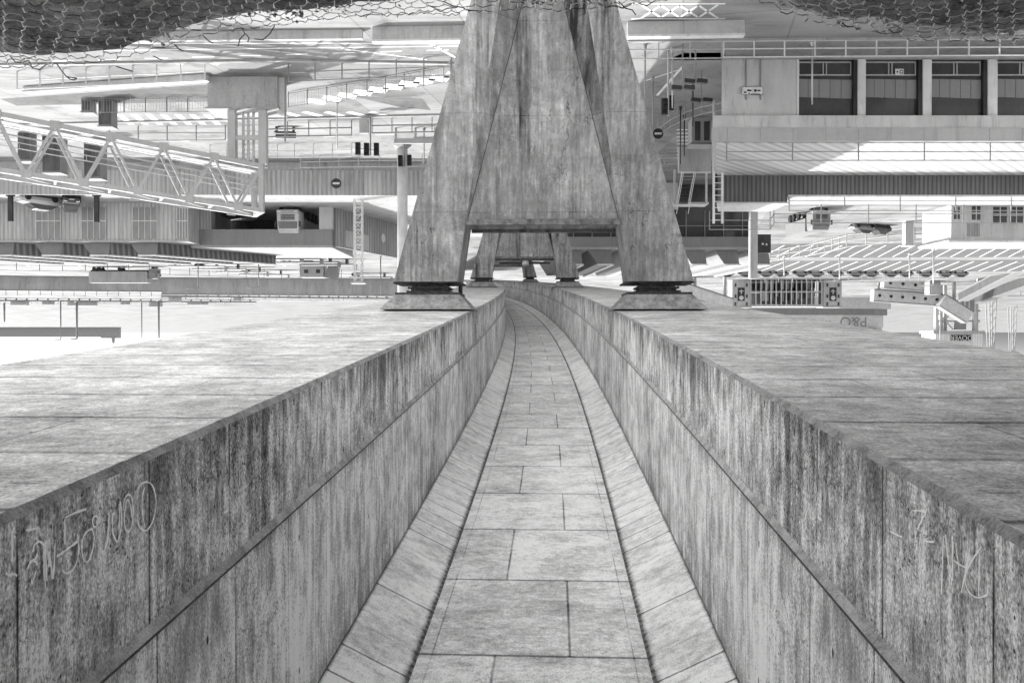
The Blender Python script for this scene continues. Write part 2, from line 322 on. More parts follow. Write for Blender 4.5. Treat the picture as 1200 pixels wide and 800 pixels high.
def m_chalk():
    n = N('chalk_slope'); x, y, z = n.xyz('Object'); a = n.noise(n.vec(x, y, z), .25, 6, .65); b = n.noise(n.vec(x, y, z), 3, 5, .7)
    g = n.ramp(n.noise(n.vec(x, y, n.mul(z, .5)), .5, 5, .6), .52, .62)
    return n.out(n.add(.62, n.amp(a, .25), n.amp(b, .3), n.mul(g, -.36)), .95, b, .6, .06)
M['chalk'] = m_chalk()
mb = MB(); S = 30000
mb.face([(-S, 300, -20), (S, 300, -20), (S, S, -20), (-S, S, -20)])
struct('sea', mb, M['sea'])
mb = MB(); mb.prism([(-320, 30), (320, 30), (320, 470), (-40, 470), (-60, 400), (-320, 400)], -24, GZ)
struct('ground', mb, M['ground'])
# chalk slope under and behind the viewpoint, with the abutment of the bridge set in it
def slope_z(x, y):
    n = mnoise.fractal(Vector((x * .13, y * .13, 3.1)), 1, 2, 4) * 1.1
    ax = abs(x)
    if y > 0:
        pts = [(0, -2.2), (4.6, -2.6), (7, -5.2), (14, -8.6), (26, -13.2), (36, -17.0), (44, -18.5)]
        for (a, za), (b, zb) in zip(pts, pts[1:]):
            if a <= y <= b: z = za + (zb - za) * (y - a) / (b - a); break
        else: z = -18.5
        return z + n * min(1, max(0, (y - 6) / 6)) * .8
    k = max(0, min(1, (ax - 7.5) / 3))
    return -2.2 + k * (max(0, -y - 2) * 1.5 + n * 1.4) + (0 if k else 0)
mb = MB(); xs = [-170 + i * 340 / 120 for i in range(121)]; ys = [-40 + i * 2 for i in range(43)]
idx = {}
for j, y in enumerate(ys):
    for i, x in enumerate(xs):
        idx[i, j] = len(mb.v); mb.v.append((x, y, slope_z(x, y)))
for j in range(len(ys) - 1):
    for i in range(len(xs) - 1):
        mb.f.append((idx[i, j], idx[i + 1, j], idx[i + 1, j + 1], idx[i, j + 1])); mb.uv.append(None); mb.mi.append(0)
struct('chalk_slope', mb, M['chalk'], smooth=True)
# ------------------------------------------------------------------ the viaduct deck
br = thing('viaduct_deck', 'curving concrete viaduct deck with a joint-lined channel between two deep box girders', 'viaduct', (cx(-4), -4, 1))
STN = [-9 + .16 * i for i in range(220)] + [26.2 + 1.22 * i for i in range(172)]
HF, HC = 4.36, 4.0
def chip(y, k):
    n = mnoise.fractal(Vector((y * 4.5, k * 3.1, 1.7)), 1, 2, 5)
    return .004 * n + (.014 * max(0, n - .6))
def sweep(mbx, lat0, H0, lat1, H1, mi, v0, steps=1, wob=0.0):
    """strip along the bridge between two profile points; uv in metres"""
    L = math.hypot(lat1 - lat0, H1 - H0); s = STN[0]
    for a, b in zip(STN, STN[1:]):
        if wob: 
            ja, jb, ka, kb = 0, 0, 0, 0
            if wob in (1, 3): ja, jb = chip(a, lat0), chip(b, lat0)
            if wob == 1: ka, kb = chip(a, lat1 + 7), chip(b, lat1 + 7)
            if wob == 2:
                s2 = 1 if lat0 > 0 else -1; k0, k1 = chip(a, lat0 + 7), chip(b, lat0 + 7)
                mbx.face([deckpt(a, lat0 + s2 * .3 * k0, H0 + k0), deckpt(b, lat0 + s2 * .3 * k1, H0 + k1), q1 if False else deckpt(b, lat1, H1), deckpt(a, lat1, H1)], [(a, v0), (b, v0), (b, v0 + L), (a, v0 + L)], mi); continue
            if wob == 3:
                s2 = 1 if lat1 > 0 else -1; k0, k1 = chip(a, lat1), chip(b, lat1)
                mbx.face([deckpt(a, lat0, H0), deckpt(b, lat0, H0), deckpt(b, lat1 + s2 * k1, H1), deckpt(a, lat1 + s2 * k0, H1)], [(a, v0), (b, v0), (b, v0 + L), (a, v0 + L)], mi); continue
            sg = 1 if lat0 > 0 else -1
            mbx.face([deckpt(a, lat0 + sg * ja, H0), deckpt(b, lat0 + sg * jb, H0), deckpt(b, lat1 + sg * .3 * kb, H1 + kb), deckpt(a, lat1 + sg * .3 * ka, H1 + ka)], [(a, v0), (b, v0), (b, v0 + L), (a, v0 + L)], mi); continue
        p0, p1, q0, q1 = deckpt(a, lat0, H0), deckpt(a, lat1, H1), deckpt(b, lat0, H0), deckpt(b, lat1, H1)
        mbx.face([p0, q0, q1, p1], [(a, v0), (b, v0), (b, v0 + L), (a, v0 + L)], mi)
    return v0 + L
def ends(mbx, prof, mi):
    for y, rev in ((STN[0], False), (STN[-1], True)):
        pts = [deckpt(y, *p) for p in prof]
        mbx.face(pts[::-1] if rev else pts, [(p[0], p[1]) for p in prof], mi)
for sgn in (1, -1):
    mb = MB()
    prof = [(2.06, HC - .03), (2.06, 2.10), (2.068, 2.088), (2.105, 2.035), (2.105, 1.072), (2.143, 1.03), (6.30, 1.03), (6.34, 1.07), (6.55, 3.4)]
    mis = [0, 4, 3, 0, 2, 1, 2, 0]  # the face just above the ledge is coloured dark to paint its shade line
    v = 0
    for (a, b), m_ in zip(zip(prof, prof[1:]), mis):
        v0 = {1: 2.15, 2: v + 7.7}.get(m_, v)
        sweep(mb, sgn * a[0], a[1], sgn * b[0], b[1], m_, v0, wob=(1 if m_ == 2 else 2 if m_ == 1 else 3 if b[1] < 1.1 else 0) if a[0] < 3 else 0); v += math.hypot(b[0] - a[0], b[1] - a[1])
    ends(mb, [(sgn * a, h) for a, h in prof], 0)
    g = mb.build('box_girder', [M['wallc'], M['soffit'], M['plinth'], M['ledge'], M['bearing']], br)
mb = MB()
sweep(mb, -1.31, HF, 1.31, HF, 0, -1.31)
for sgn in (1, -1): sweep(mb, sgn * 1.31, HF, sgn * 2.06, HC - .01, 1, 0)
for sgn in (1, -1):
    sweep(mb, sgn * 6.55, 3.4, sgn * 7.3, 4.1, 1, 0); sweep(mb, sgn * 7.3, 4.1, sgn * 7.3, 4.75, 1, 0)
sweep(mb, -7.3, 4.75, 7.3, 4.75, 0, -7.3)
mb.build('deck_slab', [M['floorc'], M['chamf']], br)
for sgn in (1, -1):
    mb = MB()
    pr = [(7.3, 4.754), (7.3, 5.6), (6.95, 5.6), (6.9, 4.754)]
    for a, b in zip(pr, pr[1:]): sweep(mb, sgn * a[0], a[1], sgn * b[0], b[1], 0, 0)
    mb.build('parapet', M['concd'], br)
mb = MB(); mb.box(-9, 9, -11.5, -9.02, -3, 7.2)
ab = tag(mb.build('abutment_wall', M['concd']), 'grey concrete abutment wall at the top end of the viaduct', 'abutment')
# ------------------------------------------------------------------ piers
def pier(y, zbase, label, hw=4.40, dx=0.0):
    """trapezoid portal: two raking legs joined below by a recessed, faceted web"""
    c = Vector((cx(y) + dx, y, 0)); t = Vector((dcx(y), 1)).normalized(); ang = math.atan2(-t.x, t.y)
    sof = SL * y + 1.03; zt = sof - .80       # top of the legs
    root = thing('bridge_pier', label, 'bridge pier', (c.x, y, zbase), 'piers carrying the viaduct')
    rot = Matrix.Rotation(ang, 3, 'Z')
    def W(lat, dep, z): return Vector((c.x, y, 0)) + rot @ Vector((lat, dep, z))
    T = .95                                    # half depth of the legs
    def out(z): return hw - .279 * (zt - z)
    def inn(z):                                # inner edge of the leg face
        return (hw - 2.13) - .155 * (zt - 1.75 - z) if z < zt - 1.75 else (hw - 2.13) + .16 * (z - (zt - 1.75)) * .9
    def web(z): return max(.25, (hw - 2.16) - .245 * (zt - 1.75 - z))
    mb = MB(); zs = [zt]; k = zt - 1.75; zs += [k]
    zz = k
    while zz - 1.2 > zbase: zz -= 1.2; zs.append(zz)
    zs.append(zbase)
    def q(pts, uvs): mb.face(pts, uvs)
    for z0, z1 in zip(zs, zs[1:]):
        for sg in (1, -1):
            o0, o1, i0, i1 = out(z0), out(z1), min(inn(z0), out(z0) - .3), min(inn(z1), out(z1) - .3)
            for dep in (-T, T):
                q([W(sg * o0, dep, z0), W(sg * i0, dep, z0), W(sg * i1, dep, z1), W(sg * o1, dep, z1)], [(sg * o0 + 20 + dep, z0), (sg * i0 + 20 + dep, z0), (sg * i1 + 20 + dep, z1), (sg * o1 + 20 + dep, z1)])
            q([W(sg * o0, -T, z0), W(sg * o0, T, z0), W(sg * o1, T, z1), W(sg * o1, -T, z1)], [(30, z0), (30 + 2 * T, z0), (30 + 2 * T, z1), (30, z1)])
            if z0 > k + .01:                   # open part: inner side of each leg
                q([W(sg * i0, -T, z0), W(sg * i0, T, z0), W(sg * i1, T, z1), W(sg * i1, -T, z1)], [(40, z0), (40 + 2 * T, z0), (40 + 2 * T, z1), (40, z1)])
            else:                              # slanting facet back to the web
                w0, w1 = min(web(z0), i0 - .02), min(web(z1), i1 - .02)
                D = lambda z: min(.62, .08 + .09 * (k - z))
                B0 = 50 if sg > 0 else 150
                for s2 in (-1, 1):
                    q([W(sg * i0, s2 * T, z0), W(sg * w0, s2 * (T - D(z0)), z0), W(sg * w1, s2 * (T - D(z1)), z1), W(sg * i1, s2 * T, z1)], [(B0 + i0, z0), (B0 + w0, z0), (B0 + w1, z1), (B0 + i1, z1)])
                    if sg == 1:
                        q([W(w0, s2 * (T - D(z0)), z0), W(-w0, s2 * (T - D(z0)), z0), W(-w1, s2 * (T - D(z1)), z1), W(w1, s2 * (T - D(z1)), z1)], [(60 + w0, z0), (60 - w0, z0), (60 - w1, z1), (60 + w1, z1)])
    for sg in (1, -1):
        q([W(sg * out(zt), -T, zt), W(sg * out(zt), T, zt), W(sg * inn(zt), T, zt), W(sg * inn(zt), -T, zt)], [(70, 0), (72, 0), (72, 2), (70, 2)])
    e = .19                                    # sill of the opening stands a little proud
    ik = inn(k)
    q([W(ik, -T, k), W(ik, T, k), W(-ik, T, k), W(-ik, -T, k)], [(80, 0), (80, 2), (85, 2), (85, 0)])
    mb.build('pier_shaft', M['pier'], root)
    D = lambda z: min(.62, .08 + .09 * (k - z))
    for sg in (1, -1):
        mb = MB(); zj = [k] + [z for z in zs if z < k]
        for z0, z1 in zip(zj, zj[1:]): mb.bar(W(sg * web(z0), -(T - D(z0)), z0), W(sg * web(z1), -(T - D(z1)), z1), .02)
        mb.build('panel_shade_line', M['bearing'], root)  # thin dark bars paint a shade line where the web meets its facets
    mb = MB()
    for s2 in (-1, 1):
        d0, d1 = sorted((s2 * (T - .05), s2 * (T + .10)))
        mb.hexa([W(-ik + .02, d0, k - .06), W(ik - .02, d0, k - .06), W(ik - .02, d1, k - .06), W(-ik + .02, d1, k - .06), W(-ik + .02, d0, k + .10), W(ik - .02, d0, k + .10), W(ik - .02, d1, k + .10), W(-ik + .02, d1, k + .10)])
    mb.build('sill_edge', M['pierdark'], root)
    for sg in (1, -1):
        bc = sg * (hw - .98)
        mb = MB()
        for bw, bd, za, zb in ((1.02, .82, zt + .003, zt + .05), (.50, .5, zt + .05, zt + .13), (.62, .56, zt + .13, zt + .19), (.54, .5, zt + .19, zt + .25), (.66, .6, zt + .25, zt + .31)):
            mb.hexa([W(bc + a * bw, b * bd, z) for z in (za, zb) for a, b in ((-1, -1), (1, -1), (1, 1), (-1, 1))])
        mb.build('bearing', M['bearing'], root)
        mb = MB()
        lo, hi = (.96, .85), (1.36, 1.2)
        za, zm, zb = zt + .313, zt + .38, sof + .02
        mb.hexa([W(bc + a * lo[0], b * lo[1], z) for z in (za, zm) for a, b in ((-1, -1), (1, -1), (1, 1), (-1, 1))], 1)
        mb.hexa([W(bc + a * lo[0], b * lo[1], zm + .002) for a, b in ((-1, -1), (1, -1), (1, 1), (-1, 1))] + [W(bc + a * hi[0], b * hi[1], zb) for a, b in ((-1, -1), (1, -1), (1, 1), (-1, 1))], 0)
        mb.build('bearing_plinth', [M['plinth'], M['bearing']], root)
        if sg > 0:
            mb = MB(); mb.tube([W(inn(zt) + .1, 1.1, zt - .5), W(inn(zt) + .1, 1.1, zt + .3)], .07, 8)
            mb.build('drain_pipe', M['dark'], root)
    return root
pier(26, -13.6, 'huge raking concrete pier nearest to the netting, water stains down its faceted web')
p2 = pier(75, -17.1, 'middle concrete pier seen through the nearest pier, a pipe along its opening', 4.72, .38)
p3 = pier(130, -17.1, 'most distant concrete pier, its leg showing through the opening of the middle pier')
c2 = cx(75) + .38; mb = MB(); zk = SL * 75 + 1.03 - .72 - 1.75
mb.tube([(c2 - 2.2, 73.95, zk + .42), (c2 + 2.2, 73.95, zk + .42)], .09, 8)
pp = mb.build('service_pipe', M['dark'], p2)
mb = MB(); mb.lathe([(.02, -.3), (.22, -.28), (.3, -.1), (.3, .05), (.2, .16), (.02, .2)], (c2 - .05, 73.75, zk + .52), 14, 'Z')
mb.build('bulkhead_lamp', M['steel'], p2, smooth=True)
# ------------------------------------------------------------------ generic port furniture
M['rib_light'] = m_ribbed('ribbed_pale_cladding', .40, .45, depth=.55)
M['rib_mid'] = m_ribbed('ribbed_grey_cladding', .30, .35, depth=.8)
M['rib_dark'] = m_ribbed('ribbed_dark_cladding', .11, .32, depth=1.3)
M['louvre'] = m_ribbed('dark_louvre', .20, .8, depth=1.3, duty=.45, ky=-.8)
M['panel_gl'] = m_plain('translucent_panel', .24, .1, 1.5, .3, streak=True)
M['fascia'] = m_plain('grey_fascia', .20, .07, .4, .6, streak=True)
M['concwall'] = m_plain('weathered_wall', .42, .15, .35, .9, streak=True, fine=.1)
def sheet(mb, pts, lift):
    mb.face([(p[0], p[1], GZ + lift) for p in pts])
def railing(name, pts, h, label, cat='railing', rails=(1.0, .5), spacing=1.8, mat='white', pr=.035, rr=.03, infill=None, group='railings round the port roads'):
    pts = [Vector(p) for p in pts]
    root = thing(name, label, cat, pts[0], group)
    for f in rails:
        mb = MB()
        for a, b in zip(pts, pts[1:]):
            mb.bar(a + Vector((0, 0, h * f)), b + Vector((0, 0, h * f)), rr * 2)
        mb.build('rail', M[mat], root)
    base = None
    for k, (a, b) in enumerate(zip(pts, pts[1:])):
        n = max(1, round((b - a).length / spacing))
        for i in range(n + (1 if k == len(pts) - 2 else 0)):
            p = a.lerp(b, i / n)
            if base is None:
                mb = MB(); mb.box(-pr, pr, -pr, pr, 0, h + .03)
                base = mb.build('post', M[mat]); base.parent = root; base.location = p - pts[0]
            else:
                c = base.copy(); COL.objects.link(c); c.parent = root; c.location = p - pts[0]
    if infill:
        mb = MB()
        for a, b in zip(pts, pts[1:]):
            k_ = max(2, round((b - a).length / .2))
            for i in range(1, k_):
                p = a.lerp(b, i / k_); mb.bar(p + Vector((0, 0, .08)), p + Vector((0, 0, h * .98)), .018)
        mb.build('mesh_infill', M[infill], root)
    return root
def lowwall(name, p, q, h, t, mat, label, cat='wall', cap=None):
    root = thing(name, label, cat, p) if cap else None
    mb = MB(); mb.wall(p, q, p[2] - .02, p[2] + h, t)
    o = mb.build('wall' if cap else name, M[mat], root)
    if cap:
        mb = MB(); mb.wall(p, q, p[2] + h + .003, p[2] + h + .12, t + .12); mb.build('coping', M[cap], root); return root
    return tag(o, label, cat)
def text(s, size, mat, parent, loc, rot, name='lettering', depth=.02):
    cu = bpy.data.curves.new('t', 'FONT'); cu.body = s; cu.size = size; cu.extrude = depth; cu.align_x = 'CENTER'; cu.align_y = 'CENTER'
    o = bpy.data.objects.new('t', cu); COL.objects.link(o)
    bpy.context.view_layer.update(); me = bpy.data.meshes.new_from_object(o.evaluated_get(bpy.context.evaluated_depsgraph_get()))
    bpy.data.objects.remove(o); me.materials.clear(); me.materials.append(M[mat])
    m = bpy.data.objects.new(name, me); COL.objects.link(m); m.parent = parent; m.matrix_parent_inverse = parent_inv(parent)
    m.location = loc; m.rotation_euler = rot; return m
FACE = (R(90), 0, 0)              # lettering that faces the viewer (-Y)
M['trusswhite'] = m_plain('truss_paint', .36, .08, .8, .5)
# ------------------------------------------------------------------ roads and painted markings
mb = MB()
sheet(mb, [G(-300, 50), G(1500, 44), G(1500, 66), G(-300, 78)], .004)
sheet(mb, [G(-200, 176), G(560, 152), G(560, 170), G(-200, 192)], .004)
sheet(mb, [G(735, 95), G(800, 62), G(850, 62), G(850, 150), G(790, 160), G(760, 190), G(700, 190)], .004)
struct('road', mb, M['tarmac'])
mb = MB()
sheet(mb, [G(0, 116), G(260, 98), G(250, 119), G(20, 124)], .008)
sheet(mb, [G(415, 113), G(495, 116), G(505, 129), G(470, 126)], .008)
sheet(mb, [G(870, 286), G(1260, 284), G(1260, 301), G(860, 302)], .008); sheet(mb, [G(850, 306), G(1260, 304), G(1260, 318), G(840, 318)], .008)
struct('tarmac_patch', mb, M['tarmacd'])
mb = MB()
def dash(a, b, wd, lift=.012):
    a, b = Vector(a), Vector(b); d = (b - a); n = Vector((-d.y, d.x, 0)).normalized() * wd / 2
    sheet(mb, [a - n, b - n, b + n, a + n], lift)
for k in range(9): dash(G(60 + k * 55, 72 - k * 1.6), G(86 + k * 55, 71.2 - k * 1.6), .16)
dash(G(-100, 62), G(700, 52), .14); dash(G(-100, 50.5), G(545, 51), .2); dash(G(400, 57), G(500, 70), .18); dash(G(505, 52), G(535, 68), .25)
for k in range(8): dash(G(140 + k * 17, 134), G(154 + k * 17, 146), .5)
for k in range(10): dash(G(360 + k * 18, 118 - k * 3.4), G(382 + k * 18, 120 - k * 3.4), 1.4)
for k in range(5): dash(G(330 + k * 26, 131), G(350 + k * 26, 136), .6)
for k in range(9): dash(G(793, 152 + k * 4.2), G(812, 152 + k * 4.2), .34)
dash(G(755, 95), G(795, 82), .15); dash(G(770, 112), G(800, 78), .2)
for k in range(24):
    dash(G(858 + k * 17, 317.5), G(886 + k * 17, 306.5), .42); dash(G(876 + k * 17, 301), G(902 + k * 17, 287.5), .32)
for k in range(5): dash(G(200 + k * 60, 166 - k * 2), G(222 + k * 60, 165.4 - k * 2), .2)
for k in range(4): dash(G(752 + k * 22, 6), G(775 + k * 22, 21), .16); dash(G(775 + k * 22, 6), G(752 + k * 22, 21), .16)
dash(G(740, 4.5), G(850, 4.5), .2); dash(G(740, 22), G(850, 22), .2)
for k in range(2):
    dash(G(205 + k * 42, 74), G(232 + k * 42, 73), .3); dash(G(205 + k * 42, 74), G(212 + k * 42, 71.5), .3); dash(G(205 + k * 42, 74), G(214 + k * 42, 76), .3)
for k in range(7): dash(G(20 + k * 60, 300), G(34 + k * 60, 312), .5)
struct('road_marking', mb, M['mark'])
mb = MB()
for a, b in ((G(-300, 80), G(330, 70)), (G(545, 74), G(330, 70)), (G(735, 47), G(1500, 41.5)), (G(-200, 150), G(560, 133))):
    mb.wall(a, b, GZ - .05, GZ + .13, .3)
struct('kerb', mb, M['conc'])
# ------------------------------------------------------------------ near side of the port, sunny side
lowwall('barrier_wall', G(437, 33), G(560, 31), .72, .35, 'concwall', 'low pale concrete barrier wall just beyond the netting, crossed by the truss shadow', cap='white')
lowwall('barrier_wall', G(735, 27), G(872, 25), .72, .35, 'concwall', 'low concrete barrier wall by the nearest pier, beside the white glazed terminal', cap='white')
lowwall('barrier_wall', G(-60, 41), G(425, 36), .5, .3, 'concwall', 'long low kerb wall directly beyond the bulging end of the wire netting')
lowwall('edge_wall', G(30, 103), G(243, 88), .28, .5, 'white', 'low wall with a bright coping running up to the concrete block of the truss footbridge', cap='white')
railing('railing', [G(20, 84), G(240, 73)], 1.15, 'white two-bar railing in front of the bright-coped low wall', spacing=1.7)
railing('railing', [G(338, 75), G(562, 66)], 1.1, 'thin grey railing at the road edge between the concrete block and the nearest pier', mat='grey', spacing=1.8)
railing('fence', [G(338, 108), G(430, 94), G(520, 77), G(528, 70)], 1.05, 'light mesh pedestrian fence slanting across the yard past the painted crossing bars', 'fence', (1, .1), 1.5, 'grey', .025, .018, infill='steel')
railing('fence', [G(96, 115), G(245, 114)], 1.05, 'glazed pedestrian fence with dark posts beside the dark cabinets', 'fence', (1, .08), 1.6, 'grey', .03, .02, infill='steel')
railing('railing', [G(128, 148), G(264, 147)], 1.2, 'dark railing below the truss footbridge, beside the painted parking bars', mat='grey', spacing=2.2)
railing('railing', [G(312, 143), G(412, 141)], 1.2, 'dark-topped railing between the concrete block and the traffic signals', mat='grey', spacing=1.9, rr=.05)
railing('railing', [G(436, 139), G(530, 137)], 1.15, 'dark-topped railing between the traffic signals and the nearest pier', mat='grey', spacing=1.7, rr=.05)
railing('railing', [G(246, 170), G(345, 169), G(412, 168)], 1.2, 'white railing along the foot of the parking terrace', mat='white', spacing=1.5)
M['cabdoor'] = m_plain('dark_cabinet_door', .09, .2, 1.2, .5, streak=True)
def cabinet(loc, w, d, h, label):
    x, y, z = loc; root = thing('cabinet', label, 'cabinet', loc, 'dark cabinets by the truss footbridge')
    mb = MB(); mb.box(x - w / 2, x + w / 2, y, y + d, z, z + h); mb.build('body', M['grey'], root, bevel=.03)
    mb = MB(); mb.box(x - w / 2 + .06, x + w / 2 - .06, y - .03, y - .003, z + .1, z + h - .1); dr = mb.build('door', M['cabdoor'], root)
    mb = MB(); mb.box(x + w * .3, x + w * .34, y - .07, y - .032, z + h * .42, z + h * .55); mb.build('handle', M['steel'], dr)
    mb = MB(); mb.box(x - w / 2 - .06, x + w / 2 + .06, y - .06, y + d + .06, z + h + .002, z + h + .07); mb.build('lid', M['grey'], root)
cabinet(G(123, 117), 1.0, .9, 1.9, 'tall dark steel cabinet beside the glazed pedestrian fence')
cabinet(G(101, 117), .75, .8, .85, 'small low dark cabinet at the end of the glazed pedestrian fence')
cabinet(G(28, 155), 1.1, 1.0, 2.4, 'dark cabinet behind the truss footbridge, at the edge of the picture')
cabinet(G(60, 158), 1.6, 1.2, 3.2, 'broad tall dark cabinet behind the second bay of truss diagonals')
cabinet(G(108, 163), 1.5, 1.2, 3.4, 'tallest dark cabinet, behind the middle of the truss footbridge')
# ------------------------------------------------------------------ truss footbridge on its block and tower
A, B = Vector((43.4, 42.6, 0)), Vector((16.7, 57, 0))
tb = thing('truss_footbridge', 'white steel truss footbridge with zigzag diagonals, its end on a tower over a concrete block', 'footbridge', (B.x, B.y, -14.85))
d = (B - A).normalized(); nrm = Vector((-d.y, d.x, 0)); WID = 2.3
ZA, zb, ztp = -3.3, -11.1, -8.15        # the bridge climbs towards its tower
L = (B - A).length; nb = 10
up = Vector((0, 0, 1)); A = A + up * ZA
offf = -nrm * WID if (-nrm * WID).y > 0 else nrm * WID
for s in (0, 1):
    off = offf * s; a, b = A + off, B + off
    mb = MB(); mb.bar(a + up * zb, b + up * zb, .30, .30); mb.build('bottom_chord', M['trusswhite'], tb)
    mb = MB(); mb.bar(a + up * (ztp + .6), b + up * ztp, .28, .28); mb.build('top_chord', M['trusswhite'], tb)
    tp = lambda t: a.lerp(b, t) + up * (ztp + .6 * (1 - t)); bt_ = lambda t: a.lerp(b, t) + up * zb
    mb = MB()
    for k in range(nb):
        mb.bar(bt_(k / nb), tp((k + .5) / nb), .15); mb.bar(tp((k + .5) / nb), bt_((k + 1) / nb), .15)
        for t in (k / nb, (k + .5) / nb):
            c = bt_(t) if t == k / nb else tp(t); mb.bar(c - d * .28 + offf * -.07 * (1 - 2 * s), c + d * .28 + offf * -.07 * (1 - 2 * s), .03, .5)
    mb.build('diagonals', M['trusswhite'], tb)
    for hgt in (.45, .85, 1.2):
        o2 = offf * (.1 if s == 0 else .9); mb = MB(); mb.bar(A + o2 + up * (zb + .2 + hgt), B + o2 + up * (zb + .2 + hgt), .05); mb.build('handrail', M['trusswhite'], tb)
Ad, Bd, od = A + offf * .3, B + offf * .3, offf * .4
mb = MB(); mb.prism([Ad[:2], Bd[:2], (Bd + od)[:2], (Ad + od)[:2]], [zb + ZA + .16, zb + .16, zb + .16, zb + ZA + .16], [zb + ZA + .22, zb + .22, zb + .22, zb + ZA + .22]); mb.build('deck', M['mid'], tb)
mb = MB(); tq = lambda t: A.lerp(B, t) + up * (ztp + .6 * (1 - t))
for k in range(nb + 1):
    mb.bar(tq(k / nb), tq(k / nb) + offf, .14)
    if k < nb: mb.bar(tq(k / nb), tq((k + 1) / nb) + offf, .1)
mb.build('top_bracing', M['trusswhite'], tb)
mb = MB()
for o2 in (Vector((0, 0, 0)), offf): mb.bar(B + o2 + up * (zb - .15), B + o2 + up * (ztp + .14), .34)
mb.bar(B + up * (ztp), B + offf + up * ztp, .3); mb.build('end_frame', M['trusswhite'], tb)
for (px, dy, wd) in ((272, .6, .5), (308, .6, .5), (274, 1.9, .4), (310, 1.9, .4)):
    p = P(px, 128, 56.5 + dy); mb = MB(); mb.box(p.x - wd / 2, p.x + wd / 2, p.y - .2, p.y + .2, -14.85, -11.26); mb.build('tower_leg', M['trusswhite'], tb)
mb = MB()
for px in (285, 291, 297):
    p = P(px, 128, 57.8); mb.box(p.x - .08, p.x + .08, p.y - .05, p.y + .05, -14.85, -11.2)
for k in range(11):
    p, q = P(285, 128, 57.8), P(297, 128, 57.8); z = -14.6 + k * .32; mb.bar((p.x, p.y, z), (q.x, q.y, z), .05)
mb.build('ladder', M['steel'], tb)
mb = MB(); p, q = P(272, 128, 57.1), P(308, 128, 57.1); mb.bar((p.x, p.y - .03, -13.0), (q.x, q.y - .03, -13.0), .2, .3); mb.build('cross_beam', M['trusswhite'], tb)
p, q = G(325, 90), G(243, 90)
bl = thing('bridge_block', 'plain grey concrete block carrying the tower of the truss footbridge', 'concrete block', ((p.x + q.x) / 2, p.y, GZ))
mb = MB(); mb.box(p.x, q.x, p.y, p.y + 2.1, GZ - .05, -14.98); mb.build('block', M['concd'], bl)
mb = MB(); mb.box(p.x - .12, q.x + .12, p.y - .12, p.y + 2.2, -14.977, -14.85); mb.build('slab', M['conc'], bl)
mb = MB(); mb.box(p.x - .42, p.x - .005, p.y + .2, p.y + .75, GZ - .05, -14.6); mb.build('pilaster', M['concwall'], bl)
pst = G(334, 88); mb = MB(); mb.tube([pst, pst + Vector((0, 0, 4.4))], .06, 8); tag(mb.build('pole', M['grey']), 'slim grey pole standing at the corner of the concrete block', 'pole')
# ------------------------------------------------------------------ parking terrace, sheds and canopies
TZ = -14.3
p0, p1 = P(-140, 222, 85), P(566, 231, 86)
tr = thing('parking_terrace', 'long raised parking terrace with a pale ribbed front wall, cars and a lorry on top', 'terrace', ((p0.x + p1.x) / 2, 85, GZ))
mb = MB(); mb.prism([(p0.x, 85), (p1.x, 86), (p1.x - 2, 128), (p0.x, 120)], GZ - .05, TZ); mb.build('deck', M['conc'], tr)
mb = MB(); mb.wall((p0.x, 84.85), (p1.x, 85.85), GZ + .75, TZ + .55, .18); mb.build('front_wall', M['rib_light'], tr)
mb = MB(); mb.wall((p0.x, 84.8), (p1.x, 85.8), GZ - .05, GZ + .74, .2); mb.build('base', M['concd'], tr)
sg = P(394, 215, 84.6); mb = MB(); mb.lathe([(.01, -.03), (.5, -.03), (.5, .03), (.01, .03)], (sg.x, 84.6, sg.z), 20, 'Y'); 
rs = thing('road_sign', 'round dark no-entry sign with a white bar on the ribbed terrace wall', 'sign', (sg.x, 84.6, sg.z))
mb.build('disc', M['dark'], rs); mb = MB(); mb.box(sg.x - .34, sg.x + .34, 84.53, 84.565, sg.z - .1, sg.z + .1); mb.build('bar', M['white'], rs)
def monitor(root, x, y, z, dx, dy, w, h, n='roof_light'):
    """long raised roof light: raked grey front, dark louvred flank, bright top edge"""
    mb = MB(); e = Vector((dx, dy, 0))
    f = [Vector((x, y, z)), Vector((x + w, y, z)), Vector((x + w * .62, y - .5, z + h)), Vector((x - .1, y - .5, z + h))]
    g = [p + e for p in f]
    mb.face(f); mb.face([f[3], f[2], g[2], g[3]]); mb.face([f[1], g[1], g[2], f[2]]); mb.face([g[1], g[0], g[3], g[2]])
    o = mb.build(n, M['fascia'], root)
    mb = MB(); mb.face([g[0], f[0], f[3], g[3]]); mb.build('louvre_flank', M['louvre'], o)
    mb = MB(); mb.bar(f[3] + Vector((0, 0, .1)), g[3] + Vector((0, 0, .1)), .35, .16); mb.bar(f[3] + Vector((0, -.1, .1)), f[2] + Vector((0, -.1, .1)), .2, .16); mb.build('edge_trim', M['white'], o)
sh = thing('cladded_shed', 'long pale ribbed shed with louvred roof lights standing on the parking terrace', 'shed', (50, 94, TZ))
xa, xb = 600 * .094 + 22, 378 * .094
mb = MB(); mb.prism([(xa, 94), (xb, 94), (xb, 108), (xa, 108)], TZ + .003, -10.15); mb.build('wall', M['rib_light'], sh)
mb = MB(); mb.box(xb - .15, xa + .1, 93.8, 108.2, -10.147, -9.98); mb.build('roof', M['mid'], sh)
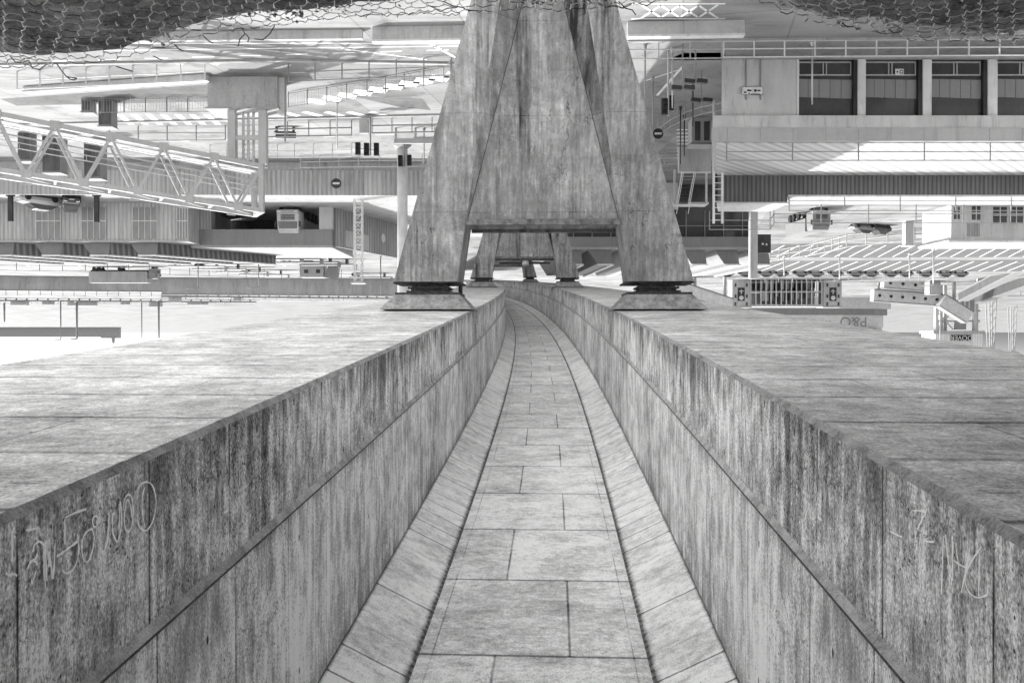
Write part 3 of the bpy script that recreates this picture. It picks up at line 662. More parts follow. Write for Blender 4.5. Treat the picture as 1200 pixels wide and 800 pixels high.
for px in (-50, 57, 110, 170, 214):
    c = P(px, 260, 94); hw = 1.35 if px < 200 else .6
    mb = MB(); mb.box(c.x - hw, c.x + hw, 93.93, 93.99, TZ + .5, -10.35); wn = mb.build('window', M['panel_gl'], sh)
    mb = MB(); mb.box(c.x - hw, c.x + hw, 93.88, 93.925, -12.35, -12.25)
    for k in range(5): mb.box(c.x - hw + k * hw / 2 - .03, c.x - hw + k * hw / 2 + .03, 93.89, 93.927, TZ + .5, -10.35)
    mb.build('mullions', M['white'], wn)
for px in (-128, -72, -16, 40, 96, 152): monitor(sh, P(px + 33, 283, 94.6).x, 94.6, -9.97, -9.6, 12.6, 3.1, 1.35)
for px, tp in ((12, 265), (113, 266)):
    q = P(px, 225, 88.5); mb = MB(); mb.box(q.x - .22, q.x + .22, 88.4, 88.7, TZ, -.5 + P(px, tp, 88.5).z); mb.box(q.x - .34, q.x + .34, 88.3, 88.8, TZ, TZ + .18)
    tag(mb.build('timber_post', M['dark']), 'dark post on the terrace ' + ('near the pair of parked cars' if px < 50 else 'between two shed windows, away from the cars'), 'post', 'dark posts on the terrace')
def canopy(label, x0, x1, y0, y1, z0, z1, base, front='open'):
    root = thing('loading_canopy', label, 'canopy', ((x0 + x1) / 2, y0, base))
    mb = MB(); mb.box(x0, x1, y0, y1, z0, z1); mb.build('fascia', M['fascia'], root)
    mb = MB(); mb.box(x0 - .1, x1 + .1, y0 - .12, y1 + .1, z1 + .003, z1 + .3); mb.build('roof_edge', M['conc'], root)
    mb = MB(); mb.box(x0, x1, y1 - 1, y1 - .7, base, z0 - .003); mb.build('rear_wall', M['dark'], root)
    return root
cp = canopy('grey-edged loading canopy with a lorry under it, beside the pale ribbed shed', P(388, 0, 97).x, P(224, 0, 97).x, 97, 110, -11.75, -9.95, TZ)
for (a, b, m_) in ((373, 389, 'whites'), (224, 246, 'rib_mid')):
    mb = MB(); mb.box(P(b, 0, 97).x, P(a, 0, 97).x, 97.15, 98.5, TZ, -11.76); mb.build('pillar', M[m_], cp)
a, b = P(392, 0, 98), P(468, 0, 114)
hd = thing('ribbed_hoarding', 'dark ribbed hoarding beside the loading canopy, with a pale panel and a white disc', 'hoarding', (a.x, a.y, TZ))
mb = MB(); mb.wall(a, b, TZ, -9.9, .25); mb.build('boards', M['rib_mid'], hd)
dv = (b - a).normalized(); dv.z = 0; nn = Vector((dv.y, -dv.x, 0)); nn = nn if nn.y < 0 else -nn
mb = MB(); s0, s1 = a.lerp(b, .13) + nn * .16, a.lerp(b, .47) + nn * .16; mb.wall(s0, s1, -12.0, -10.1, .04); mb.build('panel', M['whites'], hd)
mb = MB(); s0 = a.lerp(b, .7) + nn * .17
s1 = dv; pts = [s0 + s1 * .55 * math.cos(t * math.pi / 10) + Vector((0, 0, -12.1 + .55 * math.sin(t * math.pi / 10) - s0.z)) for t in range(20)]
mb.face(pts); mb.face([p_ - nn * .03 for p_ in pts[::-1]]); mb.build('disc', M['white'], hd)
# second canopy, by the pier on the shaded side
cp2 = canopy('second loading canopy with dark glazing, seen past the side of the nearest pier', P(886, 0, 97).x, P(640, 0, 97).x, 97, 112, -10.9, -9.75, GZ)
mb = MB(); mb.box(P(795, 0, 97).x, P(640, 0, 97).x, 96.9, 97.2, GZ, -14.0); mb.build('lower_wall', M['whites'], cp2)
mb = MB(); mb.box(P(884, 0, 97).x, P(640, 0, 97).x, 98, 98.2, GZ, -10.92); gl = mb.build('glazing', M['glass'], cp2)
mb = MB()
for px in range(650, 880, 22): q = P(px, 260, 97.9); mb.box(q.x - .05, q.x + .05, 97.85, 97.99, -14, -10.92)
mb.box(P(884, 0, 97).x, P(640, 0, 97).x, 97.86, 97.985, -12.3, -12.22); mb.build('mullions', M['grey'], gl)
for px in (655, 690, 725, 760, 800, 838, 874): monitor(cp2, P(px + 26, 297, 97.5).x, 97.5, -9.44, 1.5, 20, 2.6, 1.6)
q = P(884, 245, 93)
cl = thing('concrete_column', 'tall plain column with a dark box on its side, ending the second canopy', 'column', (q.x, 93, GZ))
mb = MB(); mb.box(q.x - .3, q.x + .5, 92.7, 93.5, GZ, -5.9); mb.build('shaft', M['concwall'], cl)
mb = MB(); mb.box(q.x - 1.75, q.x - .31, 92.8, 93.6, -10.7, -8.7); bx_ = mb.build('sign_box', M['dark'], cl)
mb = MB(); mb.box(q.x - .95, q.x - .75, 92.74, 92.798, -9.75, -9.55); mb.box(q.x - 1.35, q.x - 1.2, 92.74, 92.798, -9.7, -9.5); mb.build('indicator', M['white'], bx_)
# ------------------------------------------------------------------ white glazed terminal on the shaded side
FY = 53.0
def X(px, Y=FY): return (600 - px) / F * Y
def SK(px, Y): return ((600 - px) / F * Y, Y)      # the end of the terminal is cut on the skew
tm = thing('terminal_building', 'long white terminal with dark glazed bays, two-tone fascia and dark ribbed upper storey', 'terminal', (X(1000), FY, GZ))
XR = -58
mb = MB(); mb.prism([(X(932), FY), (X(845), FY), SK(846, FY + 10), (X(932), FY + 10)], GZ - .05, -13.37); mb.build('end_wall', M['whites'], tm)
mb = MB(); mb.box(XR, X(932) - .002, FY + 3.0, FY + 10, GZ - .05, -13.37); mb.build('rear_wall', M['grey'], tm)
edges = [(935, 1000), (1013, 1076), (1090, 1152), (1167, 1230), (1244, 1307), (1321, 1384), (1398, 1461), (1475, 1538), (1552, 1615)]
prev = 932
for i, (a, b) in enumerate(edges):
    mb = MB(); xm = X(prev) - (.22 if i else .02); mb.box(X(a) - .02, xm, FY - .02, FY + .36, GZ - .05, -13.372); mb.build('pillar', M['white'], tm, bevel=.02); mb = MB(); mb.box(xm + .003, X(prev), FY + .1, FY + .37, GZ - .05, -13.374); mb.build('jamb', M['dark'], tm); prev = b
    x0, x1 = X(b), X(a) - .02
    mb = MB(); mb.box(x0, x1, FY + .38, FY + .42, GZ + .12, -13.38); wn = mb.build('window', M['glass'], tm)
    mb = MB()
    for zz in (GZ + .16, GZ + .95): mb.box(x0 + .08, x1 - .08, FY + .30, FY + .377, zz - .035, zz + .035)
    for xx in (x0 + .1, (x0 + x1) / 2 - .1, (x0 + x1) / 2 + .1, x1 - .1): mb.box(xx - .03, xx + .03, FY + .305, FY + .379, GZ + .12, GZ + .95)
    mb.build('frame', M['steel'], wn)
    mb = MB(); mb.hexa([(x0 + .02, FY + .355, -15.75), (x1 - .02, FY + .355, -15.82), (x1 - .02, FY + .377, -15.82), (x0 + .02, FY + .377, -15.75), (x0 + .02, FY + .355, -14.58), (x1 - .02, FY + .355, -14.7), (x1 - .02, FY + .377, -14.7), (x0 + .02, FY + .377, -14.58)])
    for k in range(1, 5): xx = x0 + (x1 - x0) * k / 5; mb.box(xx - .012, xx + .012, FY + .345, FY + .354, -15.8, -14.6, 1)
    mb.build('reflection_band', [M['fascia'], M['dark']], wn)  # grey band with dark bars, a reflection painted onto the pane
mb = MB(); mb.box(XR, X(845), FY - .3, FY + .02, GZ - .05, GZ + .1); mb.build('plinth', M['conc'], tm)
mb = MB(); mb.prism([(XR, FY - .35), (X(833), FY - .35), SK(838, FY + 10), (XR, FY + 10)], -13.368, -12.6); mb.build('fascia', M['whites'], tm)
mb = MB(); mb.prism([(XR, FY - .42), (X(833) + .06, FY - .42), SK(837, FY + 10.4), (XR, FY + 10.4)], -12.597, -11.78); fb = mb.build('upper_fascia', M['mid'], tm)
mb = MB()
for px in range(850, 1600, 38): mb.box(X(px) - .012, X(px) + .012, FY - .43, FY - .421, -12.58, -11.8)
mb.build('fascia_joints', M['grey'], fb)
M['roofing'] = m_ribbed('standing_seam_roof', .45, .9, depth=.6)
mb = MB(); mb.prism([(XR, FY - .1), (X(838), FY - .1), SK(840, FY + 11), (XR, FY + 11)], -11.777, -11.72); mb.build('roof', M['roofing'], tm)
UY = 63.6
mb = MB(); mb.prism([(X(922, UY), UY), (X(840, UY), UY), SK(841, UY + 4), (X(922, UY), UY + 4)], -11.72, -9.72); mb.box(XR - 8, X(922, UY) - .003, UY, UY + 4, -11.72, -10.25); mb.build('upper_storey', M['rib_dark'], tm)
mb = MB(); mb.prism([(X(922, UY) - .05, UY - .08), (X(839, UY), UY - .08), SK(841, UY + 4.1), (X(922, UY) - .05, UY + 4.1)], -9.717, -9.6); mb.box(XR - 8, X(922, UY) - .06, UY - .08, UY + 4.1, -10.247, -10.12); mb.build('upper_roof', M['whites'], tm)
RG = 'railings on the terminal roof'
railing('roof_railing', [(X(850), FY - .2, -11.72), (XR, FY - .2, -11.72)], 1.08, 'dark thin railing along the front edge of the terminal roof', mat='grey', spacing=4.1, rr=.028, group=RG)
railing('roof_railing', [(X(922, UY) - .2, UY + .2, -10.12), (XR, UY + .2, -10.12)], 1.0, 'dark thin railing along the front of the terminal upper roof', mat='grey', spacing=4.1, rr=.028, group=RG, rails=(1, .6, .25))
railing('roof_railing', [(X(845, UY), UY + 3.8, -9.6), (X(920, UY), UY + 3.8, -9.6), (X(920, UY) - .3, UY + 3.8, -10.12), (XR, UY + 3.8, -10.12)], 1.45, 'dark thin railing along the rear of the terminal upper roof', mat='grey', spacing=3.8, rr=.028, group=RG)
railing('railing', [G(848, 46), G(1500, 41)], 1.05, 'white three-bar railing in front of the glazed bays of the terminal', spacing=1.75, rails=(1, .55, .1))
railing('railing', [G(735, 48), G(846, 47)], 1.05, 'grey road railing between the nearest pier and the terminal end wall', mat='steel', spacing=1.7)
# ramp railing, signals, poles
railing('ramp_railing', [G(846, 112), G(822, 117), G(802, 124), G(785, 133), G(772, 143), G(762, 152)], 1.05, 'white railing curving round the ramp beside the terminal end wall', rails=(1, .5), spacing=1.5, pr=.02, rr=.018, mat='steel')
s_ = thing('wall_sign', 'small white direction sign on two dark posts against the white end wall of the terminal', 'sign', (X(880), FY - .15, GZ))
mb = MB(); mb.box(X(892), X(868), FY - .16, FY - .11, -15.15, -14.72); mb.build('board', M['white'], s_)
mb = MB(); mb.box(X(892.6), X(867.4), FY - .175, FY - .162, -15.18, -15.15); mb.box(X(892.6), X(867.4), FY - .175, FY - .162, -14.72, -14.69); mb.box(X(868), X(867.4), FY - .175, FY - .162, -15.15, -14.72); mb.box(X(892.6), X(892), FY - .175, FY - .162, -15.15, -14.72); mb.build('border', M['grey'], s_)
mb = MB()
for (a, b, c, e) in ((882, 885, 106, 108.5), (876, 879, 106.5, 108), (886, 889.5, 106.5, 108), (878, 889, 111, 112), (870, 873, 108.5, 110), (874, 877, 106, 108), (875.5, 877, 110, 111)):
    mb.box(X(b), X(a), FY - .18, FY - .163, P(600, c, FY).z, P(600, e, FY).z)
mb.build('symbols', M['dark'], s_)
for px in (873, 890):
    mb = MB(); mb.box(X(px) - .035, X(px) + .035, FY - .10, FY - .04, GZ, -14.4); mb.build('post', M['grey'], s_)
s_ = thing('window_notice', 'small white notice with a dark square symbol in the second glazed bay', 'sign', (X(1055), FY + .28, -16.2))
zc = P(600, 83, FY).z
mb = MB(); mb.box(X(1060), X(1050), FY + .25, FY + .29, zc - .19, zc + .19); mb.build('board', M['white'], s_)
mb = MB(); mb.box(X(1059), X(1055), FY + .235, FY + .248, zc - .11, zc + .11); mb.box(X(1053.2), X(1051.4), FY + .235, FY + .248, zc - .05, zc + .05); mb.build('symbols', M['dark'], s_)
mb = MB(); mb.box(X(1058.2), X(1055.8), FY + .225, FY + .234, zc - .06, zc + .06); mb.build('symbol_centre', M['white'], s_)
def pole(base, h, r, mat, label, arm=None, head=None, name='lamp_post', group=None):
    root = thing(name, label, 'post', base, group)
    mb = MB(); mb.tube([base, base + Vector((0, 0, h * .5)), base + Vector((0, 0, h))], [r, r * .85, r * .7], 10); mb.build('shaft', M[mat], root, smooth=True)
    mb = MB(); mb.lathe([(r * 2.2, 0), (r * 2.2, .08), (r * 1.3, .3), (r * 1.02, .32)], base, 10); mb.build('base', M[mat], root)
    if arm:
        t = base + Vector((0, 0, h)); mb = MB(); mb.tube([t - Vector((0, 0, .05)), t + Vector((arm * .5, 0, .2)), t + Vector((arm, 0, .22))], r * .55, 8); a = mb.build('arm', M[mat], root)
        e = t + Vector((arm, 0, .2)); s = .35 if arm > 0 else -.35
        mb = MB(); mb.hexa([(e.x - .1 * s, e.y - .18, e.z - .1), (e.x + 2 * s, e.y - .12, e.z - .06), (e.x + 2 * s, e.y + .12, e.z - .06), (e.x - .1 * s, e.y + .18, e.z - .1), (e.x - .1 * s, e.y - .15, e.z + .1), (e.x + 2 * s, e.y - .08, e.z + .04), (e.x + 2 * s, e.y + .08, e.z + .04), (e.x - .1 * s, e.y + .15, e.z + .1)])
        mb.build('lamp_head', M['steel'], root)
    return root
def signal(base, h, label, heads=((0, 0),), mat='grey', box=None):
    root = thing('traffic_light', label, 'traffic light', base, 'traffic lights on the port roads')
    mb = MB(); mb.tube([base, base + Vector((0, 0, h))], .06, 8); mb.build('pole', M[mat], root)
    for dx, dz in heads:
        c = base + Vector((dx, -.12, h + dz - .5)); mb = MB()
        mb.box(c.x - .2, c.x + .2, c.y - .16, c.y + .1, c.z - .5, c.z + .5); hd_ = mb.build('signal_head', M['dark'], root, bevel=.03)
        mb = MB()
        for k in (-.32, 0, .32): mb.lathe([(.13, -.16), (.15, -.3), (.13, -.3), (.11, -.17)], (c.x, c.y, c.z + k), 10, 'Y')
        mb.build('visors', M['black'], hd_)
        if dx:
            mb = MB(); mb.bar((base.x, c.y + .05, c.z), (c.x, c.y + .05, c.z), .05); mb.build('bracket', M[mat], root)
    if box:
        mb = MB(); mb.box(base.x + .15, base.x + .85, base.y - .1, base.y + .25, GZ + .25, GZ + 1.35); mb.build('control_box', M['mid'], root)
    return root
signal(G(434, 136), 3.1, 'traffic light with three signal heads and a grey control box, by the dark-topped railings', ((-.5, .05), (.28, .05), (.95, 0)), box=True)
signal(G(474, 166), 2.2, 'traffic light close to the thick white mast by the nearest pier', ((-.45, 0), (.35, .05)))
signal(G(783, 60), 3.9, 'tall traffic light on a pale pole between the nearest pier and the ramp', ((.25, 0),), 'steel')
signal(G(789, 92), 2.2, 'short traffic light beside the zebra crossing ramp', ((.2, 0),), 'steel')
signal(P(838, 232, 66) + Vector((0, 0, -3.0)) if False else G(838, 150), 5.9, 'high traffic light beside the corner of the terminal upper storey', ((.0, 0), (.0, -1.15)), 'white')
for (px, py, h, m_, lb) in ((797.5, 125, 4.3, 'dark', 'slim black post standing over the zebra crossing'), (802, 135, 3.2, 'dark', 'shorter black post beside the zebra crossing'), (756, 52, 3.4, 'grey', 'slim grey post close to the edge of the nearest pier'), (788, 56, 3.6, 'steel', 'pale post at the bend of the road beyond the nearest pier'),
                            (952, 48, 3.7, 'steel', 'thin pale post in front of the first glazed bay'), (765, 90, 3.3, 'grey', 'slim grey post midway along the road edge beside the nearest pier'), (812, 96, 3.0, 'dark', 'slim black post at the mouth of the ramp'), (395, 120, 3.4, 'steel', 'pale post between the painted crossing bars and the dark-topped railings'), (497, 150, 3.0, 'grey', 'slim dark post just beside the raking leg of the nearest pier')):
    pole(G(px, py), h, .055, m_, lb, name='sign_post', group='slim posts along the port roads')
railing('railing', [G(744, 180), G(796, 178)], 1.1, 'thin grey railing beside the raking leg of the nearest pier, under the outdoor stair', mat='steel', spacing=1.6)
railing('railing', [G(352, 183), G(420, 182), G(520, 181)], 1.1, 'thin railing on the roadside just before the ribbed terrace wall', mat='steel', spacing=2.0)
mp = G(471.5, 168)
ms = thing('lighting_mast', 'thick white lighting mast rising beside the leg of the nearest pier', 'mast', mp)
mb = MB(); mb.tube([mp, mp + Vector((0, 0, 12)), mp + Vector((0, 0, 24))], [.47, .45, .34], 20); mb.build('shaft', M['white'], ms, smooth=True)
mb = MB(); mb.lathe([(.8, 0), (.8, .25), (.5, .45), (.49, .46)], mp, 20); mb.build('base', M['conc'], ms)
mb = MB(); mb.lathe([(.4, 23.9), (1.5, 24.0), (1.5, 24.25), (.4, 24.4)], mp, 20); mb.build('lamp_ring', M['steel'], ms)
gp = thing('signal_gantry', 'low grey steel beam on short posts beside the thick white mast', 'gantry', G(485, 150))
mb = MB(); a, b = G(462, 150), G(512, 150); mb.bar(a + Vector((0, 0, 1.1)), b + Vector((0, 0, 1.1)), .3, .4); mb.build('beam', M['mid'], gp)
for px in (464, 487, 510):
    mb = MB(); q = G(px, 150); mb.box(q.x - .08, q.x + .08, q.y - .08, q.y + .08, GZ, GZ + .9); mb.build('post', M['mid'], gp)
# warning sign by the pier
q = G(771, 140); rs2 = thing('road_sign', 'round dark no-entry sign with a white bar on a post beside the nearest pier', 'sign', q)
zc = P(771, 157, q.y).z
mb = MB(); mb.lathe([(.01, -.02), (.42, -.02), (.42, .02), (.01, .02)], (q.x, q.y - .08, zc), 18, 'Y'); mb.build('disc', M['dark'], rs2)
mb = MB(); mb.box(q.x - .28, q.x + .28, q.y - .14, q.y - .105, zc - .08, zc + .08); mb.build('bar', M['white'], rs2)
mb = MB(); mb.tube([q, (q.x, q.y, zc + .3)], .04, 8); mb.build('post', M['steel'], rs2)
# camera posts by the road beyond the pier
for px, py, hh, lb in ((800, 52, 2.6, 'camera post with a twin camera head over the road beyond the nearest pier'), (815, 57, 2.0, 'short camera post beside the corner of the terminal'), (822, 82, 2.0, 'camera post at the top of the ramp railing')):
    q = G(px, py); rt = thing('camera_post', lb, 'camera post', q, 'camera posts by the terminal ramp')
    mb = MB(); mb.tube([q, q + Vector((0, 0, hh))], .05, 8); mb.build('post', M['grey'], rt)
    for sx in (-1, 1):
        mb = MB(); c = q + Vector((sx * .38, -.1, hh)); mb.hexa([(c.x - .3, c.y - .15, c.z - .1), (c.x + .3, c.y - .15, c.z - .16), (c.x + .3, c.y + .15, c.z - .16), (c.x - .3, c.y + .15, c.z - .1), (c.x - .3, c.y - .15, c.z + .14), (c.x + .3, c.y - .15, c.z + .08), (c.x + .3, c.y + .15, c.z + .08), (c.x - .3, c.y + .15, c.z + .14)]); mb.build('camera', M['dark'], rt)
# stair with its landing
q = G(806, 190); Y0 = q.y
st = thing('outdoor_stair', 'steep outdoor stair with dark treads and a pale landing beside the terminal', 'stair', G(808, 190))
xs0, xs1 = (600 - 814) / F * Y0, (600 - 801) / F * Y0
z0 = GZ; nst = 13
for k in range(nst):
    mb = MB(); zz = z0 + .28 * (k + 1); yy = Y0 + .27 * k; mb.box(xs0, xs1, yy, yy + .32, zz - .05, zz); mb.build('tread', M['dark'], st)
for xx in (xs0 - .05, xs1 + .05):
    mb = MB(); mb.bar((xx, Y0 - .1, z0 + .05), (xx, Y0 + .27 * nst, z0 + .28 * nst), .07, .3); mb.build('stringer', M['white'], st)
    mb = MB(); mb.bar((xx, Y0 - .1, z0 + 1.05), (xx, Y0 + .27 * nst, z0 + .28 * nst + 1.0), .06); mb.build('handrail', M['white'], st)
mb = MB(); mb.box(xs0 - 2.2, xs1 + .4, Y0 + .27 * nst + .02, Y0 + .27 * nst + 2, z0 + .28 * nst - .2, z0 + .28 * nst); mb.build('landing', M['whites'], st)
mb = MB()
for xx in (xs0 - 2, xs1 + .2): mb.box(xx - .1, xx + .1, Y0 + .27 * nst + .2, Y0 + .27 * nst + .4, z0, z0 + .28 * nst - .2)
mb.build('landing_post', M['white'], st)
q = G(800, 172); mb = MB(); mb.box((600 - 833) / F * q.y, (600 - 795) / F * q.y, q.y, q.y + .5, GZ, GZ + 2.3); 
tag(mb.build('screen_wall', M['whites'], bevel=.03), 'short plain pale screen wall above the zebra crossing, in front of the outdoor stair', 'wall')
kk = thing('ticket_kiosk', 'small kiosk with dark openings between the ramp and the corner of the terminal', 'kiosk', G(822, 138))
q = G(822, 138); mb = MB(); mb.box(q.x - .75, q.x + .75, q.y, q.y + 1.4, GZ, GZ + 2.0); mb.build('body', M['mid'], kk)
for s0 in (-.42, .3):
    mb = MB(); mb.box(q.x + s0 - .22, q.x + s0 + .22, q.y - .03, q.y - .002, GZ + .3, GZ + 1.8); mb.build('opening', M['glass'], kk)
mb = MB(); mb.box(q.x - .9, q.x + .9, q.y - .2, q.y + 1.55, GZ + 2.003, GZ + 2.15); mb.build('roof', M['grey'], kk)
# white frame tower at the end of the terminal roof
wf = thing('ladder_frame', 'white steel ladder frame rising at the corner of the terminal beside the ribbed upper storey', 'ladder', (X(841, 58), 58, GZ))
for px in (836, 846):
    mb = MB(); mb.box(X(px, 62.5) - .07, X(px, 62.5) + .07, 62.4, 62.6, -11.72 if px > 838 else GZ, -8.0); mb.build('stile', M['white'], wf)
mb = MB()
for k in range(8): mb.bar((X(836, 62.5), 62.5, -11.4 + k * .45), (X(846, 62.5), 62.5, -11.4 + k * .45), .05)
mb.build('rungs', M['white'], wf)
# ------------------------------------------------------------------ vehicles
def loft(mb, secs, mi=0):
    b = len(mb.v); n = len(secs[0])
    for s in secs: mb.v += [tuple(p) for p in s]
    for i in range(len(secs) - 1):
        for k in range(n):
            mb.f.append((b + i * n + k, b + i * n + (k + 1) % n, b + (i + 1) * n + (k + 1) % n, b + (i + 1) * n + k)); mb.uv.append(None); mb.mi.append(mi)
    mb.f.append(tuple(b + k for k in range(n))[::-1]); mb.f.append(tuple(b + (len(secs) - 1) * n + k for k in range(n))); mb.uv += [None] * 2; mb.mi += [mi] * 2
def wheel(root, x, y, r, w, lx=0):
    mb = MB(); mb.lathe([(r * .55, -w / 2), (r * .95, -w / 2), (r, -w * .35), (r, w * .35), (r * .95, w / 2), (r * .55, w / 2)], (x, y, r), 16, 'X'); wh = mb.build('wheel', M['black'], root)
    mb = MB(); s = 1 if x > 0 else -1; mb.lathe([(r * .54, s * w * .3), (r * .5, s * w * .45), (.04, s * w * .4)], (x, y, r), 12, 'X'); mb.build('rim', M['steel'], wh)
def car(label, loc, rz, mat, group='cars parked about the port', long=4.3):
    """front towards -Y"""
    root = thing('parked_car', label, 'car', (0, 0, 0), group); s = long / 4.3
    def sec(y, zl, zh, w, tuck=.06): return [(-w + tuck, y * s, zl), (w - tuck, y * s, zl), (w, y * s, (zl + zh) * .5), (w - .07, y * s, zh), (-w + .07, y * s, zh), (-w, y * s, (zl + zh) * .5)]
    mb = MB(); loft(mb, [sec(-2.15, .35, .6, .70), sec(-2.0, .25, .72, .82), sec(-1.1, .2, .88, .88), sec(0, .2, .93, .89), sec(1.3, .2, .95, .88), sec(2.0, .26, .92, .84), sec(2.15, .4, .8, .74)])
    mb.build('body', mat, root, bevel=.03)
    def cab(y, zh, w0, w1): return [(-w0, y * s, .9), (w0, y * s, .9), (w1, y * s, zh), (-w1, y * s, zh)]
    mb = MB(); loft(mb, [cab(-1.15, .92, .78, .76), cab(-.45, 1.38, .80, .62), cab(.9, 1.42, .80, .62), cab(1.75, .96, .78, .72)]); mb.build('windows', M['glass'], root)
    mb = MB(); mb.hexa([(-.62, -.42 * s, 1.385), (.62, -.42 * s, 1.385), (.62, .95 * s, 1.42), (-.62, .95 * s, 1.42), (-.56, -.35 * s, 1.44), (.56, -.35 * s, 1.44), (.56, .9 * s, 1.47), (-.56, .9 * s, 1.47)]); mb.build('roof', mat, root)
    for x in (-.78, .78):
        for y in (-1.35, 1.3): wheel(root, x, y * s, .32, .22)
    for x in (-.58, .58):
        mb = MB(); mb.box(x - .16, x + .16, -2.13 * s, -1.98 * s, .56, .7); mb.build('headlight', M['white'], root)
    mb = MB(); mb.box(-.25, .25, -2.19 * s, -2.14 * s, .42, .52); mb.build('number_plate', M['white'], root)
    root.location = loc; root.rotation_euler = (0, 0, rz); return root
M['carlight'] = m_plain('silver_car_paint', .5, .03, 1, .25, .4); M['cardark'] = m_plain('dark_car_paint', .04, .05, 1, .2); M['carmid'] = m_plain('grey_car_paint', .22, .05, 1, .25, .3)
def lorry(label, loc, rz, cabm, boxm, L=11.0, H=4.0, group='lorries in the port'):
    root = thing('lorry', label, 'lorry', (0, 0, 0), group)
    def sec(z, y0, w): return [(-w, y0, z), (w, y0, z), (w, 2.1, z), (-w, 2.1, z)]
    mb = MB(); loft(mb, [sec(.45, .12, 1.2), sec(.6, .0, 1.24), sec(1.7, .0, 1.24), sec(2.55, .16, 1.2), sec(3.0, .45, 1.1)]); mb.build('cab', M[cabm], root, bevel=.04)
    mb = MB(); mb.hexa([(-1.1, -.015, 1.72), (1.1, -.015, 1.72), (1.1, .05, 1.72), (-1.1, .05, 1.72), (-1.05, .135, 2.5), (1.05, .135, 2.5), (1.05, .2, 2.5), (-1.05, .2, 2.5)]); mb.build('windscreen', M['glass'], root)
    mb = MB()
    for k in range(4): mb.box(-.8, .8, -.03, -.004, .95 + k * .16, 1.05 + k * .16)
    mb.build('grille', M['dark'], root)
    mb = MB(); mb.box(-1.25, 1.25, -.12, .3, .4, .8); mb.build('bumper', M['mid'], root, bevel=.03)
    for x in (-.95, .95):
        mb = MB(); mb.box(x - .2, x + .2, -.15, -.122, .52, .7); mb.build('headlight', M['white'], root)
        mb = MB(); sx = 1 if x > 0 else -1; mb.box(sx * 1.3, sx * 1.5, -.05, .1, 1.7, 2.35); mb.bar((sx * 1.2, .1, 2.3), (sx * 1.4, .05, 2.3), .05); mb.build('mirror', M['dark'], root)
    mb = MB(); mb.box(-1.27, 1.27, 2.45, L, 1.15, H); mb.build('box_body', M[boxm], root, bevel=.03)
    mb = MB(); mb.box(-.5, .5, .3, L - .1, .75, 1.14); mb.build('chassis', M['dark'], root)
    for y in (1.0, L * .55, L - 2.6, L - 1.3):
        for x in (-1.05, 1.05): wheel(root, x, y, .5, .3)
    root.location = loc; root.rotation_euler = (0, 0, rz); return root
lorry('white-fronted lorry seen head-on under the loading canopy', Vector((P(337, 230, 96.5).x, 96.5, TZ)), R(3), 'whites', 'fascia', 9, 3.35)
lorry('dark lorry seen head-on on the open road beyond the terminal upper roof', G(963, 243), R(-4), 'grey', 'grey', 9.5, 3.0)
lorry('long articulated lorry parked side-on in front of the harbour wall', G(186, 313), R(-90), 'grey', 'concd', 17.5, 4.1)
q = P(42, 228, 89); car('silver parked car on the terrace, bonnet raised to the light beside a darker car', Vector((q.x, 89.5, TZ)), R(38), M['carlight']); 
q = P(80, 228, 90); car('dark parked car on the terrace beside the silver one', Vector((q.x, 90.5, TZ)), R(-30), M['cardark'])
car('dark car by the white kerb fence, nearest to the lorry on the open road', G(1010, 263), R(70), M['carmid'])
car('black car by the white kerb fence, close to the pale gate posts', G(1030, 264), R(60), M['cardark'])
q = G(334, 149); bn = thing('park_bench', 'small dark bench behind the dark-topped railing beside the concrete block', 'bench', q)
mb = MB(); mb.box(q.x - .85, q.x + .85, q.y - .25, q.y + .25, GZ + .4, GZ + .48); mb.build('seat', M['dark'], bn)
mb = MB(); mb.box(q.x - .85, q.x + .85, q.y + .22, q.y + .28, GZ + .55, GZ + .85); mb.build('backrest', M['dark'], bn)
for s0 in (-.7, .7):
    mb = MB(); mb.box(q.x + s0 - .05, q.x + s0 + .05, q.y - .2, q.y + .27, GZ, GZ + .395); mb.build('leg', M['dark'], bn)
# ------------------------------------------------------------------ far yards, harbour wall and sea, sunny side
lm = P(420, 232, 92); lm.z = TZ
lt = thing('lattice_mast', 'slender white lattice mast standing on the terrace in front of the dark hoarding', 'mast', lm)
mb = MB()
for a, b in ((-1, -1), (1, -1), (1, 1), (-1, 1)): mb.bar(lm + Vector((a * .42, b * .42, 0)), lm + Vector((a * .4, b * .4, 8.9)), .09)
mb.build('uprights', M['white'], lt); mb = MB()
for k in range(11):
    for (a, b), (c, e) in (((-1, -1), (1, -1)), ((1, -1), (1, 1)), ((1, 1), (-1, 1)), ((-1, 1), (-1, -1))):
        z = k * .8; mb.bar(lm + Vector((a * .41, b * .41, z)), lm + Vector((c * .41, e * .41, z + .8)), .05); mb.bar(lm + Vector((a * .41, b * .41, z + .8)), lm + Vector((c * .41, e * .41, z + .8)), .05)
mb.build('bracing', M['white'], lt)
mb = MB(); mb.box(lm.x - .7, lm.x + .7, lm.y - .7, lm.y + .7, TZ + 8.9, TZ + 9.02); mb.build('platform', M['white'], lt)
